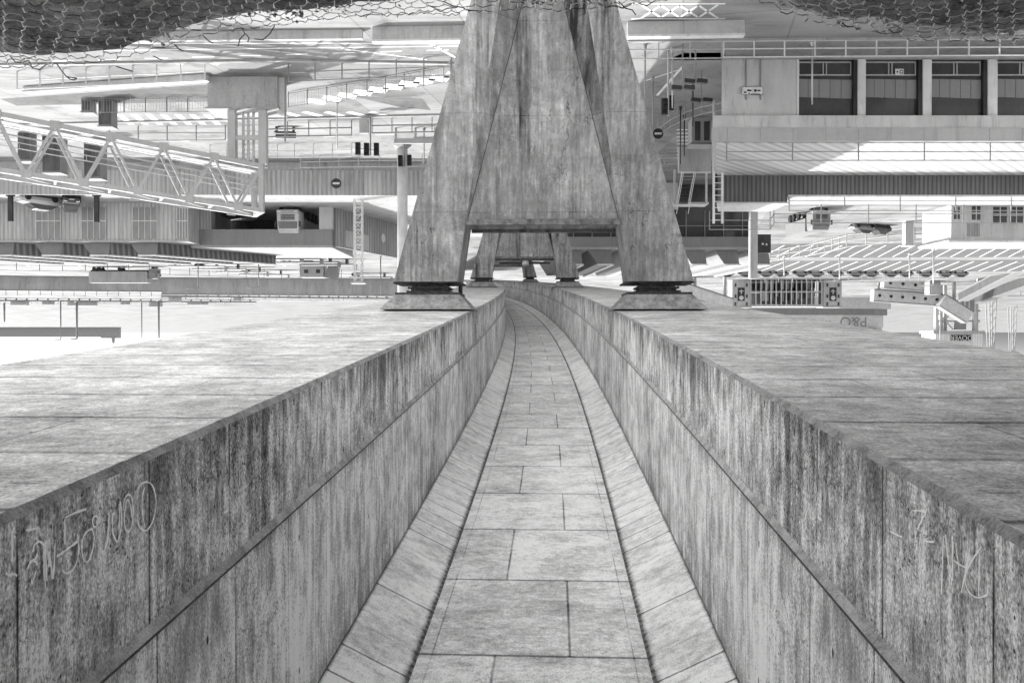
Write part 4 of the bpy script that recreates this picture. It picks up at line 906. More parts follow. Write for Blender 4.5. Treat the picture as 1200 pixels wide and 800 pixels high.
def trailer(label, loc, rz, L, mat='dark', load=None):
    root = thing('flat_trailer', label, 'trailer', (0, 0, 0), 'trailers parked in the far yard')
    mb = MB(); mb.box(-L / 2, L / 2, -1.2, 1.2, 1.1, 1.4); mb.build('bed', M[mat], root)
    mb = MB(); mb.box(-L / 2 + .05, -L / 2 + .2, -1.15, 1.15, 1.403, 2.4); mb.build('headboard', M[mat], root)
    for x in (L / 2 - 1, L / 2 - 2.2):
        for y in (-1, 1):
            mb = MB(); mb.lathe([(.2, -.14), (.45, -.14), (.45, .14), (.2, .14)], (x, y, .45), 12, 'Y'); mb.build('wheel', M['black'], root)
    mb = MB(); mb.box(-L / 2 + 2, -L / 2 + 2.3, -.9, .9, 0, 1.1); mb.build('landing_leg', M['dark'], root)
    root.location = loc; root.rotation_euler = (0, 0, rz)
for k, (px, py, L, nm) in enumerate(((290, 290, 13, 'first row, closest to the canopy'), (318, 293, 13, 'second row, behind the canopy roof'), (340, 297, 14, 'third row from the canopy'), (362, 301, 14, 'fourth row, before the grey cabin'), (385, 304, 13, 'last row, beside the dark chute'), (435, 320, 12, 'alone at the foot of the harbour wall by the lattice mast'))):
    trailer('dark flat trailer, ' + nm, G(px, py), R(4), L, 'grey')
for k, nm in enumerate(('foremost, half hidden by the long roof lights', 'second, level with the articulated lorry', 'third, before the harbour wall', 'last, tight against the harbour wall')):
    trailer('pale flat trailer beside the articulated lorry, ' + nm, G(232 + k * 26, 306 + k * 3.5), R(-6), 13, 'mid')
railing('yard_fence', [G(-120, 303), G(100, 306), G(330, 316), G(470, 316)], 2.4, 'long thin yard fence in front of the harbour wall', 'fence', (1, .5, .1), 5.0, 'grey', .06, .05)
gc = G(365, 308); cb = thing('yard_cabin', 'grey yard cabin with a dark slanting chute in front of the harbour wall', 'cabin', gc)
mb = MB(); mb.box(gc.x - 2.9, gc.x + 2.9, gc.y, gc.y + 4, GZ + .3, GZ + 3.5); mb.build('body', M['mid'], cb, bevel=.05)
for s0 in (-1.6, 1.3):
    mb = MB(); mb.box(gc.x + s0 - .5, gc.x + s0 + .5, gc.y - .05, gc.y - .002, GZ + 1.6, GZ + 2.5); mb.build('window', M['glass'], cb)
mb = MB(); mb.box(gc.x - 2.6, gc.x + 2.6, gc.y + .3, gc.y + 3.6, GZ, GZ + .3); mb.build('skid', M['dark'], cb)
mb = MB(); mb.hexa([(gc.x - 6.6, gc.y, GZ), (gc.x - 4.2, gc.y, GZ + .4), (gc.x - 4.2, gc.y + 2, GZ + .4), (gc.x - 6.6, gc.y + 2, GZ), (gc.x - 6.2, gc.y, GZ + 4.2), (gc.x - 2.95, gc.y, GZ + 3.3), (gc.x - 2.95, gc.y + 2, GZ + 3.3), (gc.x - 6.2, gc.y + 2, GZ + 4.2)]); mb.build('chute', M['grey'], cb)
hw = thing('harbour_wall', 'long pale concrete harbour wall with a railing on top, running along the water', 'wall', G(320, 326))
a, b, c = G(-160, 322), G(190, 326), G(480, 328)
mb = MB(); mb.wall(a, b, GZ, GZ + 4.0, 1.2); mb.wall(b, c, GZ, GZ + 4.9, 1.2); mb.build('wall', M['concwall'], hw)
mb = MB(); mb.wall(a, b, GZ + 4.003, GZ + 4.3, 1.8); mb.wall(b, c, GZ + 4.903, GZ + 5.2, 1.8); mb.build('coping', M['conc'], hw)
for zz in (5.9, 6.5):
    mb = MB(); mb.bar(b + Vector((0, 0, zz)), c + Vector((0, 0, zz)), .08); mb.bar(a + Vector((0, 0, zz - .9)), b + Vector((0, 0, zz - .9)), .08); mb.build('rail', M['grey'], hw)
pm = MB(); pm.box(-.06, .06, -.06, .06, 0, 1.35); pm = pm.mesh('post', M['grey'])
for (u, v_, h0, n_) in ((a, b, 4.3, 26), (b, c, 5.2, 22)):
    for k in range(n_):
        o = bpy.data.objects.new('post', pm); COL.objects.link(o); o.parent = hw; o.matrix_parent_inverse = parent_inv(hw); o.location = u.lerp(v_, k / n_) + Vector((0, 0, h0))
def jetty(label, a, b, z0, z1, n, clutter):
    root = thing('jetty', label, 'jetty', a)
    mb = MB(); mb.wall(a, b, z1 - .8, z1, 5); mb.build('deck', M['conc'], root)
    pm = MB(); pm.tube([(0, 0, -25), (0, 0, z1 - .8)], .35, 8); pm = pm.mesh('pile', M['grey'])
    for k in range(n):
        o = bpy.data.objects.new('pile', pm); COL.objects.link(o); o.parent = root; o.matrix_parent_inverse = parent_inv(root); p = Vector(a).lerp(Vector(b), (k + .5) / n); o.location = (p.x, p.y - 1.8, 0)
    mb = MB(); mb.bar((a[0], a[1] - 2.3, z1 + 1.1), (b[0], b[1] - 2.3, z1 + 1.1), .1); mb.bar((a[0], a[1] - 2.3, z1 + .55), (b[0], b[1] - 2.3, z1 + .55), .1)
    for k in range(n * 2): p = Vector(a).lerp(Vector(b), k / (2 * n)); mb.box(p.x - .06, p.x + .06, p.y - 2.36, p.y - 2.24, z1, z1 + 1.1)
    mb.build('railing', M['white'], root)
    for t, l, h in clutter:
        p = Vector(a).lerp(Vector(b), t); mb = MB(); mb.box(p.x - l / 2, p.x + l / 2, p.y - .8, p.y + 1.5, z1 + .003, z1 + h); mb.build('store_box', M['mid'], root, bevel=.1)
jetty('long pale jetty on piles carrying a row of grey store boxes in the open water', P(-60, 352, 415), P(300, 356, 440), -18, -15.4, 30, [(.1, 16, 1.6), (.22, 8, 1.8), (.31, 5, 1.5), (.42, 14, 1.8), (.56, 4, 1.3), (.66, 6, 2.2), (.8, 10, 1.2)])
jetty('low jetty reaching from the middle of the water towards the bridge', P(190, 345, 375), P(470, 349, 400), -18, -15.6, 24, [(.05, 5, 2.2), (.3, 3, 1.4)])
for k, (px, y0, y1, Y, wd) in enumerate(((5, 350, 377, 430, .5), (71, 346, 398, 400, .34), (90, 352, 397, 420, .55), (166, 350, 396, 420, .28), (186, 348, 396, 410, .5))):
    base = P(px, y0, Y); base.z = -15.4 if k != 4 else -15.6; h = P(px, y1, Y).z - base.z
    lbs = ('short mooring post at the edge of the picture, out in the water', 'slim lamp column with a double head on the long jetty', 'stout lamp column beside the slim double-headed one', 'thinnest lamp column, before the end of the breakwater', 'stoutest lamp column, out on the low jetty near the bridge edge')
    pole(base, h, wd, 'grey', lbs[k], name='lamp_column', group='columns standing in the harbour water', arm=(3.0 if k in (1, 2) else None))
bwk = thing('breakwater', 'long dark breakwater with a small beacon at its end, far out on the horizon', 'breakwater', (1500, 3000, -20))
mb = MB(); e = P(140, 388, 3000); mb.prism([(e.x, 2990), (e.x, 3012), (3600, 3012), (3600, 2990)], -24, 14); mb.build('wall', M['concd'], bwk)
mb = MB(); mb.prism([(e.x, 2989), (e.x, 3013), (e.x + 60, 3013), (e.x + 60, 2989)], 14.01, 18); mb.build('end_block', M['concd'], bwk)
mb = MB(); mb.lathe([(6, 18), (5, 30), (6, 31), (4, 34), (1, 38)], (e.x + 22, 3000, 0), 14); mb.build('beacon', M['mid'], bwk)
# ------------------------------------------------------------------ far yards, shaded side
railing('kerb_fence', [G(902, 293), G(925, 289), G(950, 285), G(975, 279), G(992, 274), G(1015, 271), G(1040, 268), G(1060, 265.5)], 2.3, 'tall white-posted fence curving beside the open road with the parked cars', 'fence', (1, .55, .12), 3.4, 'whites', .07, .05)
railing('kerb_fence', [G(1072, 266), G(1108, 264)], 2.0, 'short fence between the two pale gate posts', 'fence', (1, .55, .12), 3.0, 'grey', .07, .05)
for px, py, hh, wd, lb in ((1066, 259, 3.6, 1.2, 'pale square gate post closer to the black car'), (1111, 254, 3.6, 1.1, 'pale square gate post against the booth building')):
    q = G(px, py); rt = thing('gate_post', lb, 'gate post', q, 'gate posts by the booth building')
    mb = MB(); mb.box(q.x - wd / 2, q.x + wd / 2, q.y, q.y + wd, GZ, GZ + hh); mb.build('shaft', M['concwall'], rt); mb = MB(); mb.box(q.x - wd / 2 - .12, q.x + wd / 2 + .12, q.y - .12, q.y + wd + .12, GZ + hh + .003, GZ + hh + .2); mb.build('cap', M['white'], rt)
q = G(1112, 240); Y0 = q.y; bt = thing('booth_building', 'pale booth building with dark square windows beyond the terminal railings', 'building', (X(1165, Y0), Y0, GZ))
mb = MB(); mb.box(X(1290, Y0), X(1114, Y0), Y0, Y0 + 8, GZ, GZ + 4.7); mb.build('wall', M['whites'], bt)
mb = MB(); mb.box(X(1294, Y0), X(1110, Y0), Y0 - .3, Y0 + 8.3, GZ + 4.703, GZ + 5.0); mb.build('roof', M['white'], bt)
for a, b, h0, h1 in ((1138, 1148, .2, 2.0), (1163, 1179, .3, 2.5), (1182, 1198, .3, 2.5), (1205, 1220, .3, 2.5), (1117, 1124, .3, 1.9)):
    mb = MB(); mb.box(X(b, Y0), X(a, Y0), Y0 - .04, Y0 - .002, GZ + h0, GZ + h1); wn = mb.build('window', M['glass'], bt)
    mb = MB(); xc = (X(a, Y0) + X(b, Y0)) / 2; mb.box(xc - .05, xc + .05, Y0 - .08, Y0 - .042, GZ + h0, GZ + h1); mb.box(X(b, Y0), X(a, Y0), Y0 - .085, Y0 - .045, GZ + (h0 + h1) / 2 - .05, GZ + (h0 + h1) / 2 + .05); mb.build('mullions', M['white'], wn)
mb = MB(); mb.box(X(1147, Y0), X(1133, Y0), Y0 - .1, Y0 - .01, GZ + 2.4, GZ + 4.2); mb.build('shutter', M['rib_mid'], bt)
for px, y0, h, lb in ((984, 298, 5.5, 'white lamp post in the middle of the painted waiting lanes'), (1066, 297, 5.6, 'white lamp post in the waiting lanes below the pale gate post'), (1094, 292, 7.2, 'tallest white lamp post beside the covered walkways'), (919, 300, 4.5, 'white lamp post at the end of the waiting lanes by the tall plain column')):
    pole(G(px, y0), h, .17, 'white', lb, arm=2.0, group='lamp posts in the waiting lanes')
# row of waiting vans, one model copied
v0 = car('x', Vector((0, 0, 0)), 0, M['carmid'], 'vehicles waiting along the quay', 4.6)
vl = ['by the slanted gangway', 'beside the first grey portal', 'between the portals, first of the row', 'between the portals, second of the row', 'between the portals, third of the row', 'between the portals, fourth of the row', 'between the portals, fifth of the row', 'just before the second grey portal', 'behind the second grey portal', 'below the start of the white walkway', 'below the middle of the white walkway', 'below the walkway portholes', 'under the glazed stair box', 'at the foot of the sign tower']
for k, t in enumerate(vl):
    r = v0 if k == 0 else copy_tree(v0)
    r['label'] = 'small vehicle waiting on the quay ' + t; r['category'] = 'car'
    r.location = G(850 + k * 21 + (k * 7) % 5, 317.8); r.rotation_euler = (0, 0, R(90 if k % 3 else 84))
    r.scale = (1, 1, 1.15)
def portal(px, label):
    q = G(px, 328); Y0 = q.y; u = Y0 / F
    rt = thing('berth_portal', label, 'tower', q, 'grey portals of the ferry berth')
    hwid = 10.5 * u
    mb = MB(); mb.box(q.x - hwid, q.x + hwid, Y0, Y0 + 5, GZ, GZ + 31 * u); mb.build('frame', M['whites'], rt, bevel=.1)
    mb = MB(); mb.box(q.x - hwid - .4, q.x + hwid + .4, Y0 - .4, Y0 + 5.4, GZ + 31 * u + .01, GZ + 32.2 * u); mb.build('cap', M['mid'], rt)
    mb = MB(); mb.box(q.x - 4 * u, q.x + 4 * u, Y0 - .25, Y0 - .01, GZ + 9 * u, GZ + 24.5 * u); bd = mb.build('signal_board', M['dark'], rt)
    mb = MB(); mb.lathe([(.05, -.12), (2.6 * u, -.12), (2.6 * u, 0), (.05, 0)], (q.x, Y0 - .26, GZ + 21 * u), 18, 'Y')
    mb.box(q.x - .6 * u, q.x + .6 * u, Y0 - .36, Y0 - .26, GZ + 11 * u, GZ + 16.5 * u); mb.box(q.x - 2.4 * u, q.x + 2.4 * u, Y0 - .36, Y0 - .255, GZ + 12.5 * u, GZ + 13.7 * u); mb.build('white_mark', M['white'], bd)
    for sx in (-1, 1):
        for zz in (4, 17, 26):
            mb = MB(); mb.box(q.x + sx * 6.6 * u - 1 * u, q.x + sx * 6.6 * u + 1 * u, Y0 - .2, Y0 - .012, GZ + zz * u, GZ + (zz + 4) * u); mb.build('window', M['glass'], rt)
    return q, u
q1, u1 = portal(868.5, 'grey berth portal with a dark signal board, closer to the nearest pier')
q2, u2 = portal(976, 'grey berth portal with a dark signal board, beside the white walkways')
sd_ = thing('berth_shed', 'open berth shed of thin white posts over dark units between two grey portals', 'shed', (q1.x - 14, q1.y, GZ))
mb = MB(); mb.box(q2.x + 11 * u2, q1.x - 11 * u1, q1.y + .5, q1.y + 9, GZ + 28.5 * u1, GZ + 31 * u1); mb.build('roof', M['whites'], sd_)
mb = MB(); mb.box(q2.x + 11 * u2, q1.x - 11 * u1, q1.y + 8, q1.y + 8.3, GZ, GZ + 28 * u1); mb.build('rear_wall', M['rib_mid'], sd_)
mb = MB(); mb.box(q2.x + 11 * u2, q1.x - 11 * u1, q1.y + .6, q1.y + 8, GZ + 13 * u1, GZ + 14.5 * u1); mb.build('floor', M['whites'], sd_)
n_ = 15
for k in range(n_):
    xx = q1.x - 12 * u1 - k * (q1.x - q2.x - 24 * u1) / (n_ - 1); mb = MB(); mb.box(xx - .16, xx + .16, q1.y + .5, q1.y + .8, GZ, GZ + 28.5 * u1); mb.build('post', M['white'], sd_)
rnd = random.Random(3)
for k in range(13):
    xx = q1.x - 14 * u1 - k * 6.1 * u1; w_ = rnd.uniform(1.3, 2.3) * u1; mb = MB()
    mb.box(xx - w_, xx + w_, q1.y + 2, q1.y + 6, GZ + 0, GZ + rnd.uniform(8, 12) * u1); mb.build('stored_unit', M[rnd.choice(['dark', 'grey', 'dark', 'whites'])], sd_)
    if rnd.random() < .8:
        mb = MB(); mb.box(xx - w_ * 1.1, xx + w_ * 1.1, q1.y + 2, q1.y + 6, GZ + 14.6 * u1, GZ + rnd.uniform(19, 25) * u1); mb.build('stored_unit', M[rnd.choice(['grey', 'mid', 'grey', 'rib_mid'])], sd_)
def walkway(label, a, b, h, w_, mat='white', dots=0, posts=(), name='covered_walkway'):
    rt = thing(name, label, 'walkway', (Vector(a) + Vector(b)) / 2, 'covered walkways of the ferry berths'); a, b = Vector(a), Vector(b)
    mb = MB(); mb.bar(a, b, w_, h); mb.build('tube', M[mat], rt)
    d = (b - a).normalized(); s = d.cross(Vector((0, 0, 1))).normalized(); s = s if s.y < 0 else -s; up_ = s.cross(d); up_ = up_ if up_.z > 0 else -up_
    mb = MB(); mb.bar(a + up_ * (h / 2 + .16), b + up_ * (h / 2 + .16), w_ + .4, .3); mb.bar(a - up_ * (h / 2 + .21), b - up_ * (h / 2 + .21), w_ + .2, .4); mb.build('edge_beam', M['grey'], rt)
    for k in range(dots):
        c = a.lerp(b, (k + .5) / dots) + s * (w_ / 2 + .02); mb = MB(); mb.lathe([(.02, -.08), (.55, -.08), (.55, .0), (.02, .0)], c, 12, 'Y'); mb.build('porthole', M['dark'], rt)
    for t in posts:
        c = a.lerp(b, t); mb = MB(); mb.box(c.x - .4, c.x + .4, c.y - .4, c.y + .4, GZ - 3, c.z - h / 2 - .4); mb.build('support', M['whites'], rt)
    return rt
walkway('sloping white gangway beside the foot of the nearest pier, short of the grey portal', P(792, 336, 262), P(856, 357, 262), 3.3, 3.2, posts=(.35, .9))
walkway('lower white walkway tube with portholes, running to the glazed stair box', P(1034, 331, 285), P(1092, 336, 285), 3.1, 3, dots=4, posts=(.3, .8))
walkway('upper white walkway tube with portholes, ending at the sign tower', P(1022, 346, 290), P(1102, 351.5, 290), 3.6, 3, dots=6, posts=(.1, .55))
walkway('short white walkway bending down towards the sign tower', P(1102, 352, 287), P(1134, 372, 287), 4.0, 3.2, posts=(.5,))
walkway('long striped covered walkway climbing from the quay edge to the sign tower', P(1128, 348, 280), P(1196, 313, 240), 2.3, 2.6, 'rib_dark', posts=(.3, .75))
walkway('second striped covered walkway, parallel behind the long one', P(1148, 350, 290), P(1226, 322, 255), 2.8, 3.0, 'rib_dark', posts=(.3, .75))
q = P(1096, 318, 278); sb = thing('stair_box', 'small glazed stair box joining the two white walkway tubes', 'stair tower', (q.x, q.y, GZ))
mb = MB(); mb.box(q.x - 1.8, q.x + 1.8, 278, 281.5, GZ, P(1096, 345, 278).z); mb.build('frame', M['mid'], sb)
for za, zb_ in ((320, 331), (333, 343)):
    mb = MB(); mb.box(q.x - 1.45, q.x + 1.45, 277.9, 277.99, P(0, za, 278).z, P(0, zb_, 278).z); mb.build('window', M['glass'] if za < 330 else M['whites'], sb)
for k, nm in enumerate(('first in the row, closest to the sign tower', 'second in the row', 'third in the row', 'fourth in the row', 'last in the row, at the edge of the picture')):
    trailer('grey trailer behind the striped walkways, ' + nm, G(1158 + k * 15, 331 + (k % 2)), R(80), 12, 'mid' if k % 2 else 'grey')
railing('yard_fence', [G(1140, 338), G(1240, 336)], 3.0, 'thin fence on the quay behind the striped walkways', 'fence', (1, .5, .1), 4.0, 'grey', .1, .08)
railing('yard_fence', [G(880, 322), G(1110, 321)], 2.2, 'low white fence between the waiting vehicles and the grey portals', 'fence', (1, .5, .1), 4.0, 'whites', .08, .07)
for px, y0, h, lb in ((232, 290, 8.0, 'lamp post behind the long roof lights of the ribbed shed'), (303, 294, 7.5, 'lamp post in the far yard behind the loading canopy'), (446, 300, 8.5, 'lamp post in the far yard between the lattice mast and the thick white mast')):
    pole(G(px, y0), h, .13, 'grey', lb, arm=1.8, group='lamp posts in the far yard')
# sign tower
TY = 300; tx = lambda px: (600 - px) / F * TY; tz = lambda py: (py - 390) / F * TY
tw = thing('sign_tower', 'white port tower on columns with a dark name board under its ribbed top block', 'tower', (tx(1126), TY, GZ))
for px in (1098, 1108, 1118, 1143, 1150):
    mb = MB(); mb.box(tx(px) - .55, tx(px) + .55, TY + (px % 3) * 3, TY + 1.2 + (px % 3) * 3, GZ - 3, tz(388)); mb.build('column', M['whites'], tw)
mb = MB()
for za in (352, 364, 376): mb.bar((tx(1097), TY + 1, tz(za)), (tx(1150), TY + 1, tz(za)), .5, .6)
mb.bar((tx(1098), TY + .5, tz(364)), (tx(1118), TY + .5, tz(386)), .35); mb.bar((tx(1118), TY + .5, tz(364)), (tx(1098), TY + .5, tz(386)), .35); mb.build('bracing', M['mid'], tw)
mb = MB(); mb.box(tx(1153), tx(1093), TY - .6, TY + 10, tz(387.5), tz(391)); mb.build('platform', M['mid'], tw)
mb = MB(); mb.box(tx(1152), tx(1096), TY, TY + 10, tz(391.1), tz(414)); mb.build('top_block', m_ribbed('pale_ribbed_block', .66, .9, depth=.35), tw)
mb = MB(); mb.box(tx(1138), tx(1114), TY - .35, TY - .01, tz(392.3), tz(399)); nb_ = mb.build('name_board', M['black'], tw)
text('DOVER', 2.35, 'white', nb_, (tx(1126), TY - .38, tz(395.7)), FACE)
mb = MB(); mb.box(tx(1132), tx(1123), TY - .2, TY + 3, tz(377), tz(386)); mb.build('control_cabin', M['grey'], tw)
mb = MB(); mb.box(tx(1138), tx(1121), TY - 2.5, TY - .62, tz(352), tz(366)); cg = mb.build('glazed_cage', M['panel_gl'], tw)
mb = MB()
for px in (1121, 1126, 1131, 1138): mb.box(tx(px) - .2, tx(px) + .2, TY - 2.62, TY - 2.51, tz(351), tz(367))
mb.box(tx(1139), tx(1120), TY - 2.63, TY - 2.51, tz(365.5), tz(367.5)); mb.build('cage_frame', M['white'], cg)
mb = MB(); mb.tube([(tx(1099), TY - 1.5, GZ), (tx(1099), TY - 1.5, tz(412))], .18, 8); mb.build('flagpole', M['white'], tw)
for px, py, Y0, s0, lb in ((1161, 409, 520, 1.0, 'pale quay crane with a long raised jib beside the sign tower'), (1186, 412, 640, .8, 'smaller faint crane further along from the sign tower')):
    c0 = P(px, py, Y0); rt = thing('quay_crane', lb, 'crane', (c0.x, Y0, -20), 'quay cranes on the horizon'); zt_ = c0.z
    mb = MB()
    for a, b in ((-1, -1), (1, -1), (1, 1), (-1, 1)): mb.bar((c0.x + a * 2.2, Y0 + b * 2.2, -22), (c0.x + a * 1.2, Y0 + b * 1.2, zt_), .5)
    for k in range(6):
        za = -20 + (zt_ + 20) * k / 6; zb_ = -20 + (zt_ + 20) * (k + 1) / 6; mb.bar((c0.x - 2, Y0 - 2, za), (c0.x + 2, Y0 - 2, zb_), .3)
    mb.build('mast', M['mid'], rt)
    mb = MB(); mb.bar((c0.x + 14 * s0, Y0, zt_ + 11), (c0.x - 4 * s0, Y0, zt_ + 1), .7); mb.bar((c0.x + 14 * s0, Y0, zt_ + 11), (c0.x, Y0, zt_ + 6), .3); mb.build('jib', M['mid'], rt)
    mb = MB(); mb.box(c0.x - 5 * s0, c0.x + 3 * s0, Y0 - 2, Y0 + 2, zt_, zt_ + 3.5); mb.build('machinery_house', M['concwall'], rt)
# ------------------------------------------------------------------ ferry at its berth
FYY = 425; fx = lambda px: (600 - px) / F * FYY; fz = lambda py: (py - 390) / F * FYY
fr = thing('car_ferry', 'white car ferry with a broad dark band along its hull, moored beyond the berth portals', 'ferry', (fx(960), FYY + 12, -20))
def hull_pts(grow, y0=0):
    x0, x1 = fx(862) + grow, fx(1052) - grow
    return [(x0, FYY + y0), (x1 + 26, FYY + y0), (x1 + 10, FYY + 4), (x1, FYY + 12), (x1 + 10, FYY + 20), (x1 + 26, FYY + 25), (x0, FYY + 25)]
mb = MB(); mb.prism(hull_pts(2), -24, fz(361.5)); mb.build('lower_hull', M['white'], fr)
mb = MB(); mb.prism([(a, b) for a, b in hull_pts(0)], fz(361.5) + .01, fz(369)); mb.build('dark_band', M['grey'], fr)
mb = MB(); mb.prism(hull_pts(-2), fz(369) + .01, fz(384)); mb.build('upper_hull', M['white'], fr)
mb = MB(); mb.prism([(fx(866), FYY + 1.5), (fx(1035), FYY + 1.5), (fx(1042), FYY + 12), (fx(1035), FYY + 23), (fx(866), FYY + 23)], fz(384) + .01, fz(389)); mb.build('deck_house', M['whites'], fr)
mb = MB(); mb.prism([(fx(870), FYY + 3), (fx(1024), FYY + 3), (fx(1030), FYY + 12), (fx(1024), FYY + 21), (fx(870), FYY + 21)], fz(389) + .01, fz(394)); mb.build('bridge_deck', M['white'], fr)
mb = MB(); mb.prism([(fx(905), FYY + 7), (fx(925), FYY + 7), (fx(925), FYY + 17), (fx(905), FYY + 17)], fz(394) + .01, fz(408)); mb.build('funnel', M['grey'], fr)
text('P&O', 7.0, 'grey', fr, (fx(1000), FYY - .15, fz(376.6)), FACE, 'hull_lettering', .06)
for k in range(12):
    px = 925 + k * 4.2
    if px > 985: break
    mb = MB(); mb.box(fx(px + 2.4), fx(px), FYY - .1, FYY - .005, fz(375.5), fz(377)); mb.build('window', M['mid'], fr)
for px in (972, 1010, 1022):
    mb = MB(); mb.box(fx(px + 6), fx(px), FYY + 1.3, FYY + 1.49, fz(385), fz(387.5)); mb.build('lifeboat', M['grey'], fr, bevel=.3)
qm = MB(); qm.box(-320, -60, 396, 399.7, -24, GZ + .3); tag(qm.build('quay_wall', M['concd']), 'long concrete quay wall edge in front of the moored ferry', 'quay wall')
# ------------------------------------------------------------------ bank under the netting, and the netting itself
prof = [(-3.0, -1.36), (-2.4, -1.385), (-2.28, -1.38), (-1.84, -1.415), (-1.44, -1.47), (-1.16, -1.57), (-.96, -1.63), (-.68, -1.57), (-.4, -1.55), (.16, -1.55), (.8, -1.50), (1.2, -1.46), (1.44, -1.42), (1.68, -1.34), (1.88, -1.29), (2.16, -1.27), (2.4, -1.28), (3.2, -1.32)]
def edge_z(x):
    x = max(prof[0][0], min(prof[-1][0], x))
    for (a, za), (b, zb) in zip(prof, prof[1:]):
        if a <= x <= b: return za + (zb - za) * (x - a) / (b - a)
    return -1.4
EY = 4.0
def bank_z(x, y, rough=True):
    e = edge_z(x)
    if y <= EY: z = e - .05 * (EY - y) ** 2 - .03 * (EY - y)
    else: z = e - 1.5 * (y - EY) ** 2 * 2.2 - .1 * (y - EY)
    if rough: z += mnoise.fractal(Vector((x * 2.3, y * 2.3, .7)), 1, 2, 4) * .035 + mnoise.noise(Vector((x * 9, y * 9, 2))) * .012
    return z
def m_bank():
    n = N('bank_soil'); x, y, z = n.xyz('Object'); a = n.noise(n.vec(x, y, z), 1.6, 5, .65); b = n.noise(n.vec(x, y, z), 14, 5, .75)
    g = n.ramp(n.noise(n.vec(n.mul(x, .7), y, 9), 2.2, 4, .6), .56, .66)
    return n.out(n.add(.27, n.amp(n.c(a), .30), n.amp(n.c(b), .24), n.mul(g, .25)), .95, b, .9, .04)
M['bank'] = m_bank()
mb = MB(); nx, ny = 150, 70; idx = {}
for j in range(ny + 1):
    for i in range(nx + 1):
        x = -5 + 10 * i / nx; y = -1.0 + 5.75 * j / ny; idx[i, j] = len(mb.v); mb.v.append((x, y, bank_z(x, y) - .04))
for j in range(ny):
    for i in range(nx):
        mb.f.append((idx[i, j], idx[i + 1, j], idx[i + 1, j + 1], idx[i, j + 1])); mb.uv.append(None); mb.mi.append(0)
struct('bank', mb, M['bank'], smooth=True)
rnd = random.Random(11)
mb = MB()
for k in range(15000):
    x = rnd.uniform(-3, 3.2); y = rnd.uniform(2.9, 4.25)
    if mnoise.noise(Vector((x * 1.7, y * 2.6, 5))) < -.22 + .25 * (rnd.random() - .5): continue
    p = Vector((x, y, bank_z(x, y) - .05 + rnd.random() ** 2 * .055)); L = rnd.uniform(.012, .035); a = rnd.uniform(0, 6.28)
    d = Vector((math.cos(a), math.sin(a), rnd.uniform(-.4, .7))).normalized() * L; s = Vector((-d.y, d.x, rnd.uniform(-.01, .01))).normalized() * L * .3
    mb.face([p - s * .3, p + d * .5 - s, p + d, p + d * .5 + s])
tag(mb.build('moss', m_plain('dark_moss', .22, .5, 30, .8, fine=.3)), 'dark moss and creeping plants growing through the wire netting', 'moss', kind='stuff')
# hexagonal rockfall netting draped over the bank and over its edge
nt = thing('wire_netting', 'rusty hexagonal wire netting bulging over the edge of the dark mossy bank, with frayed ends', 'netting', (0, EY, -1.5))
hw_, tw_, dg = .037, .018, .028       # half width of a mesh, half twist length, diagonal rise
def net_pt(u, v):
    ox = mnoise.noise(Vector((u * 1.6, v * 1.6, 3))) * .05; oy = mnoise.noise(Vector((u * 1.6, v * 1.6, 8))) * .04
    x, y = u + ox, v + oy
    sag = mnoise.noise(Vector((u * 2.2, v * 2.2, 12))) * .022 + mnoise.noise(Vector((u * 7, v * 7, 1))) * .014
    return Vector((x, y, bank_z(x, y, False) + .03 + sag))
mw = MB(); pitch = 2 * (tw_ + dg) ; rows = 44
def hang(u): return 4.02 + .10 * mnoise.noise(Vector((u * 1.3, 4, 4))) + .02 * mnoise.noise(Vector((u * 9, 1, 4)))
for r_ in range(rows):
    for c_ in range(-86, 87):
        u = c_ * hw_ * 2 + (hw_ if r_ % 2 else 0); v = 2.75 + r_ * (tw_ * 2 + dg)
        if abs(u) > 3.1 or v > hang(u): continue
        a, b = net_pt(u, v - tw_), net_pt(u, v + tw_)
        mid_ = (a + b) / 2 + Vector((0, 0, .012)); mw.tube([a, mid_, b], [.0022, .0030, .0022], 4, False, 1)
        for s in (-1, 1):
            u2, v2 = u + s * hw_, v + tw_ + dg
            if v2 - .02 > hang(u2): 
                if rnd.random() < .55: continue
            e = net_pt(u2, v2); m2 = (b + e) / 2 + Vector((rnd.uniform(-.006, .006), 0, rnd.uniform(-.004, .012))); mw.tube([b, m2, e], .0019, 4, False, 1 if rnd.random() < .45 else 0)
M['wire'] = m_plain('rusty_wire', .10, .3, 20, .6, .2); M['zinc'] = m_plain('worn_zinc_wire', .62, .4, 25, .45, .3)
mw.build('wire_mesh', [M['wire'], M['zinc']], nt)
def frayed(px, py, pts):
    p0 = P(px, py, 4.03); P_ = [p0] + [P(px + a, py + b, 4.05 + .01 * k) for k, (a, b) in enumerate(pts)]; m_ = MB(); m_.tube(P_, .0028, 5, True); m_.build('frayed_end', M['wire'], nt)
frayed(66, 74, [(6, 9), (12, 16), (18, 17), (24, 18)]); frayed(78, 90, [(4, 3), (9, 4), (12, 2)]); frayed(12, 66, [(6, 7), (14, 7), (22, 5)]); frayed(34, 72, [(4, 8), (12, 10), (20, 4)])
frayed(136, 78, [(10, 3), (20, 6)]); frayed(180, 66, [(6, 3), (10, 4)]); frayed(238, 42, [(6, 6), (12, 9)]); frayed(284, 34, [(3, 6), (-3, 12), (-5, 21)]); frayed(288, 40, [(4, 5), (2, 10)]); frayed(322, 30, [(-6, 10), (-14, 17), (-24, 16)])
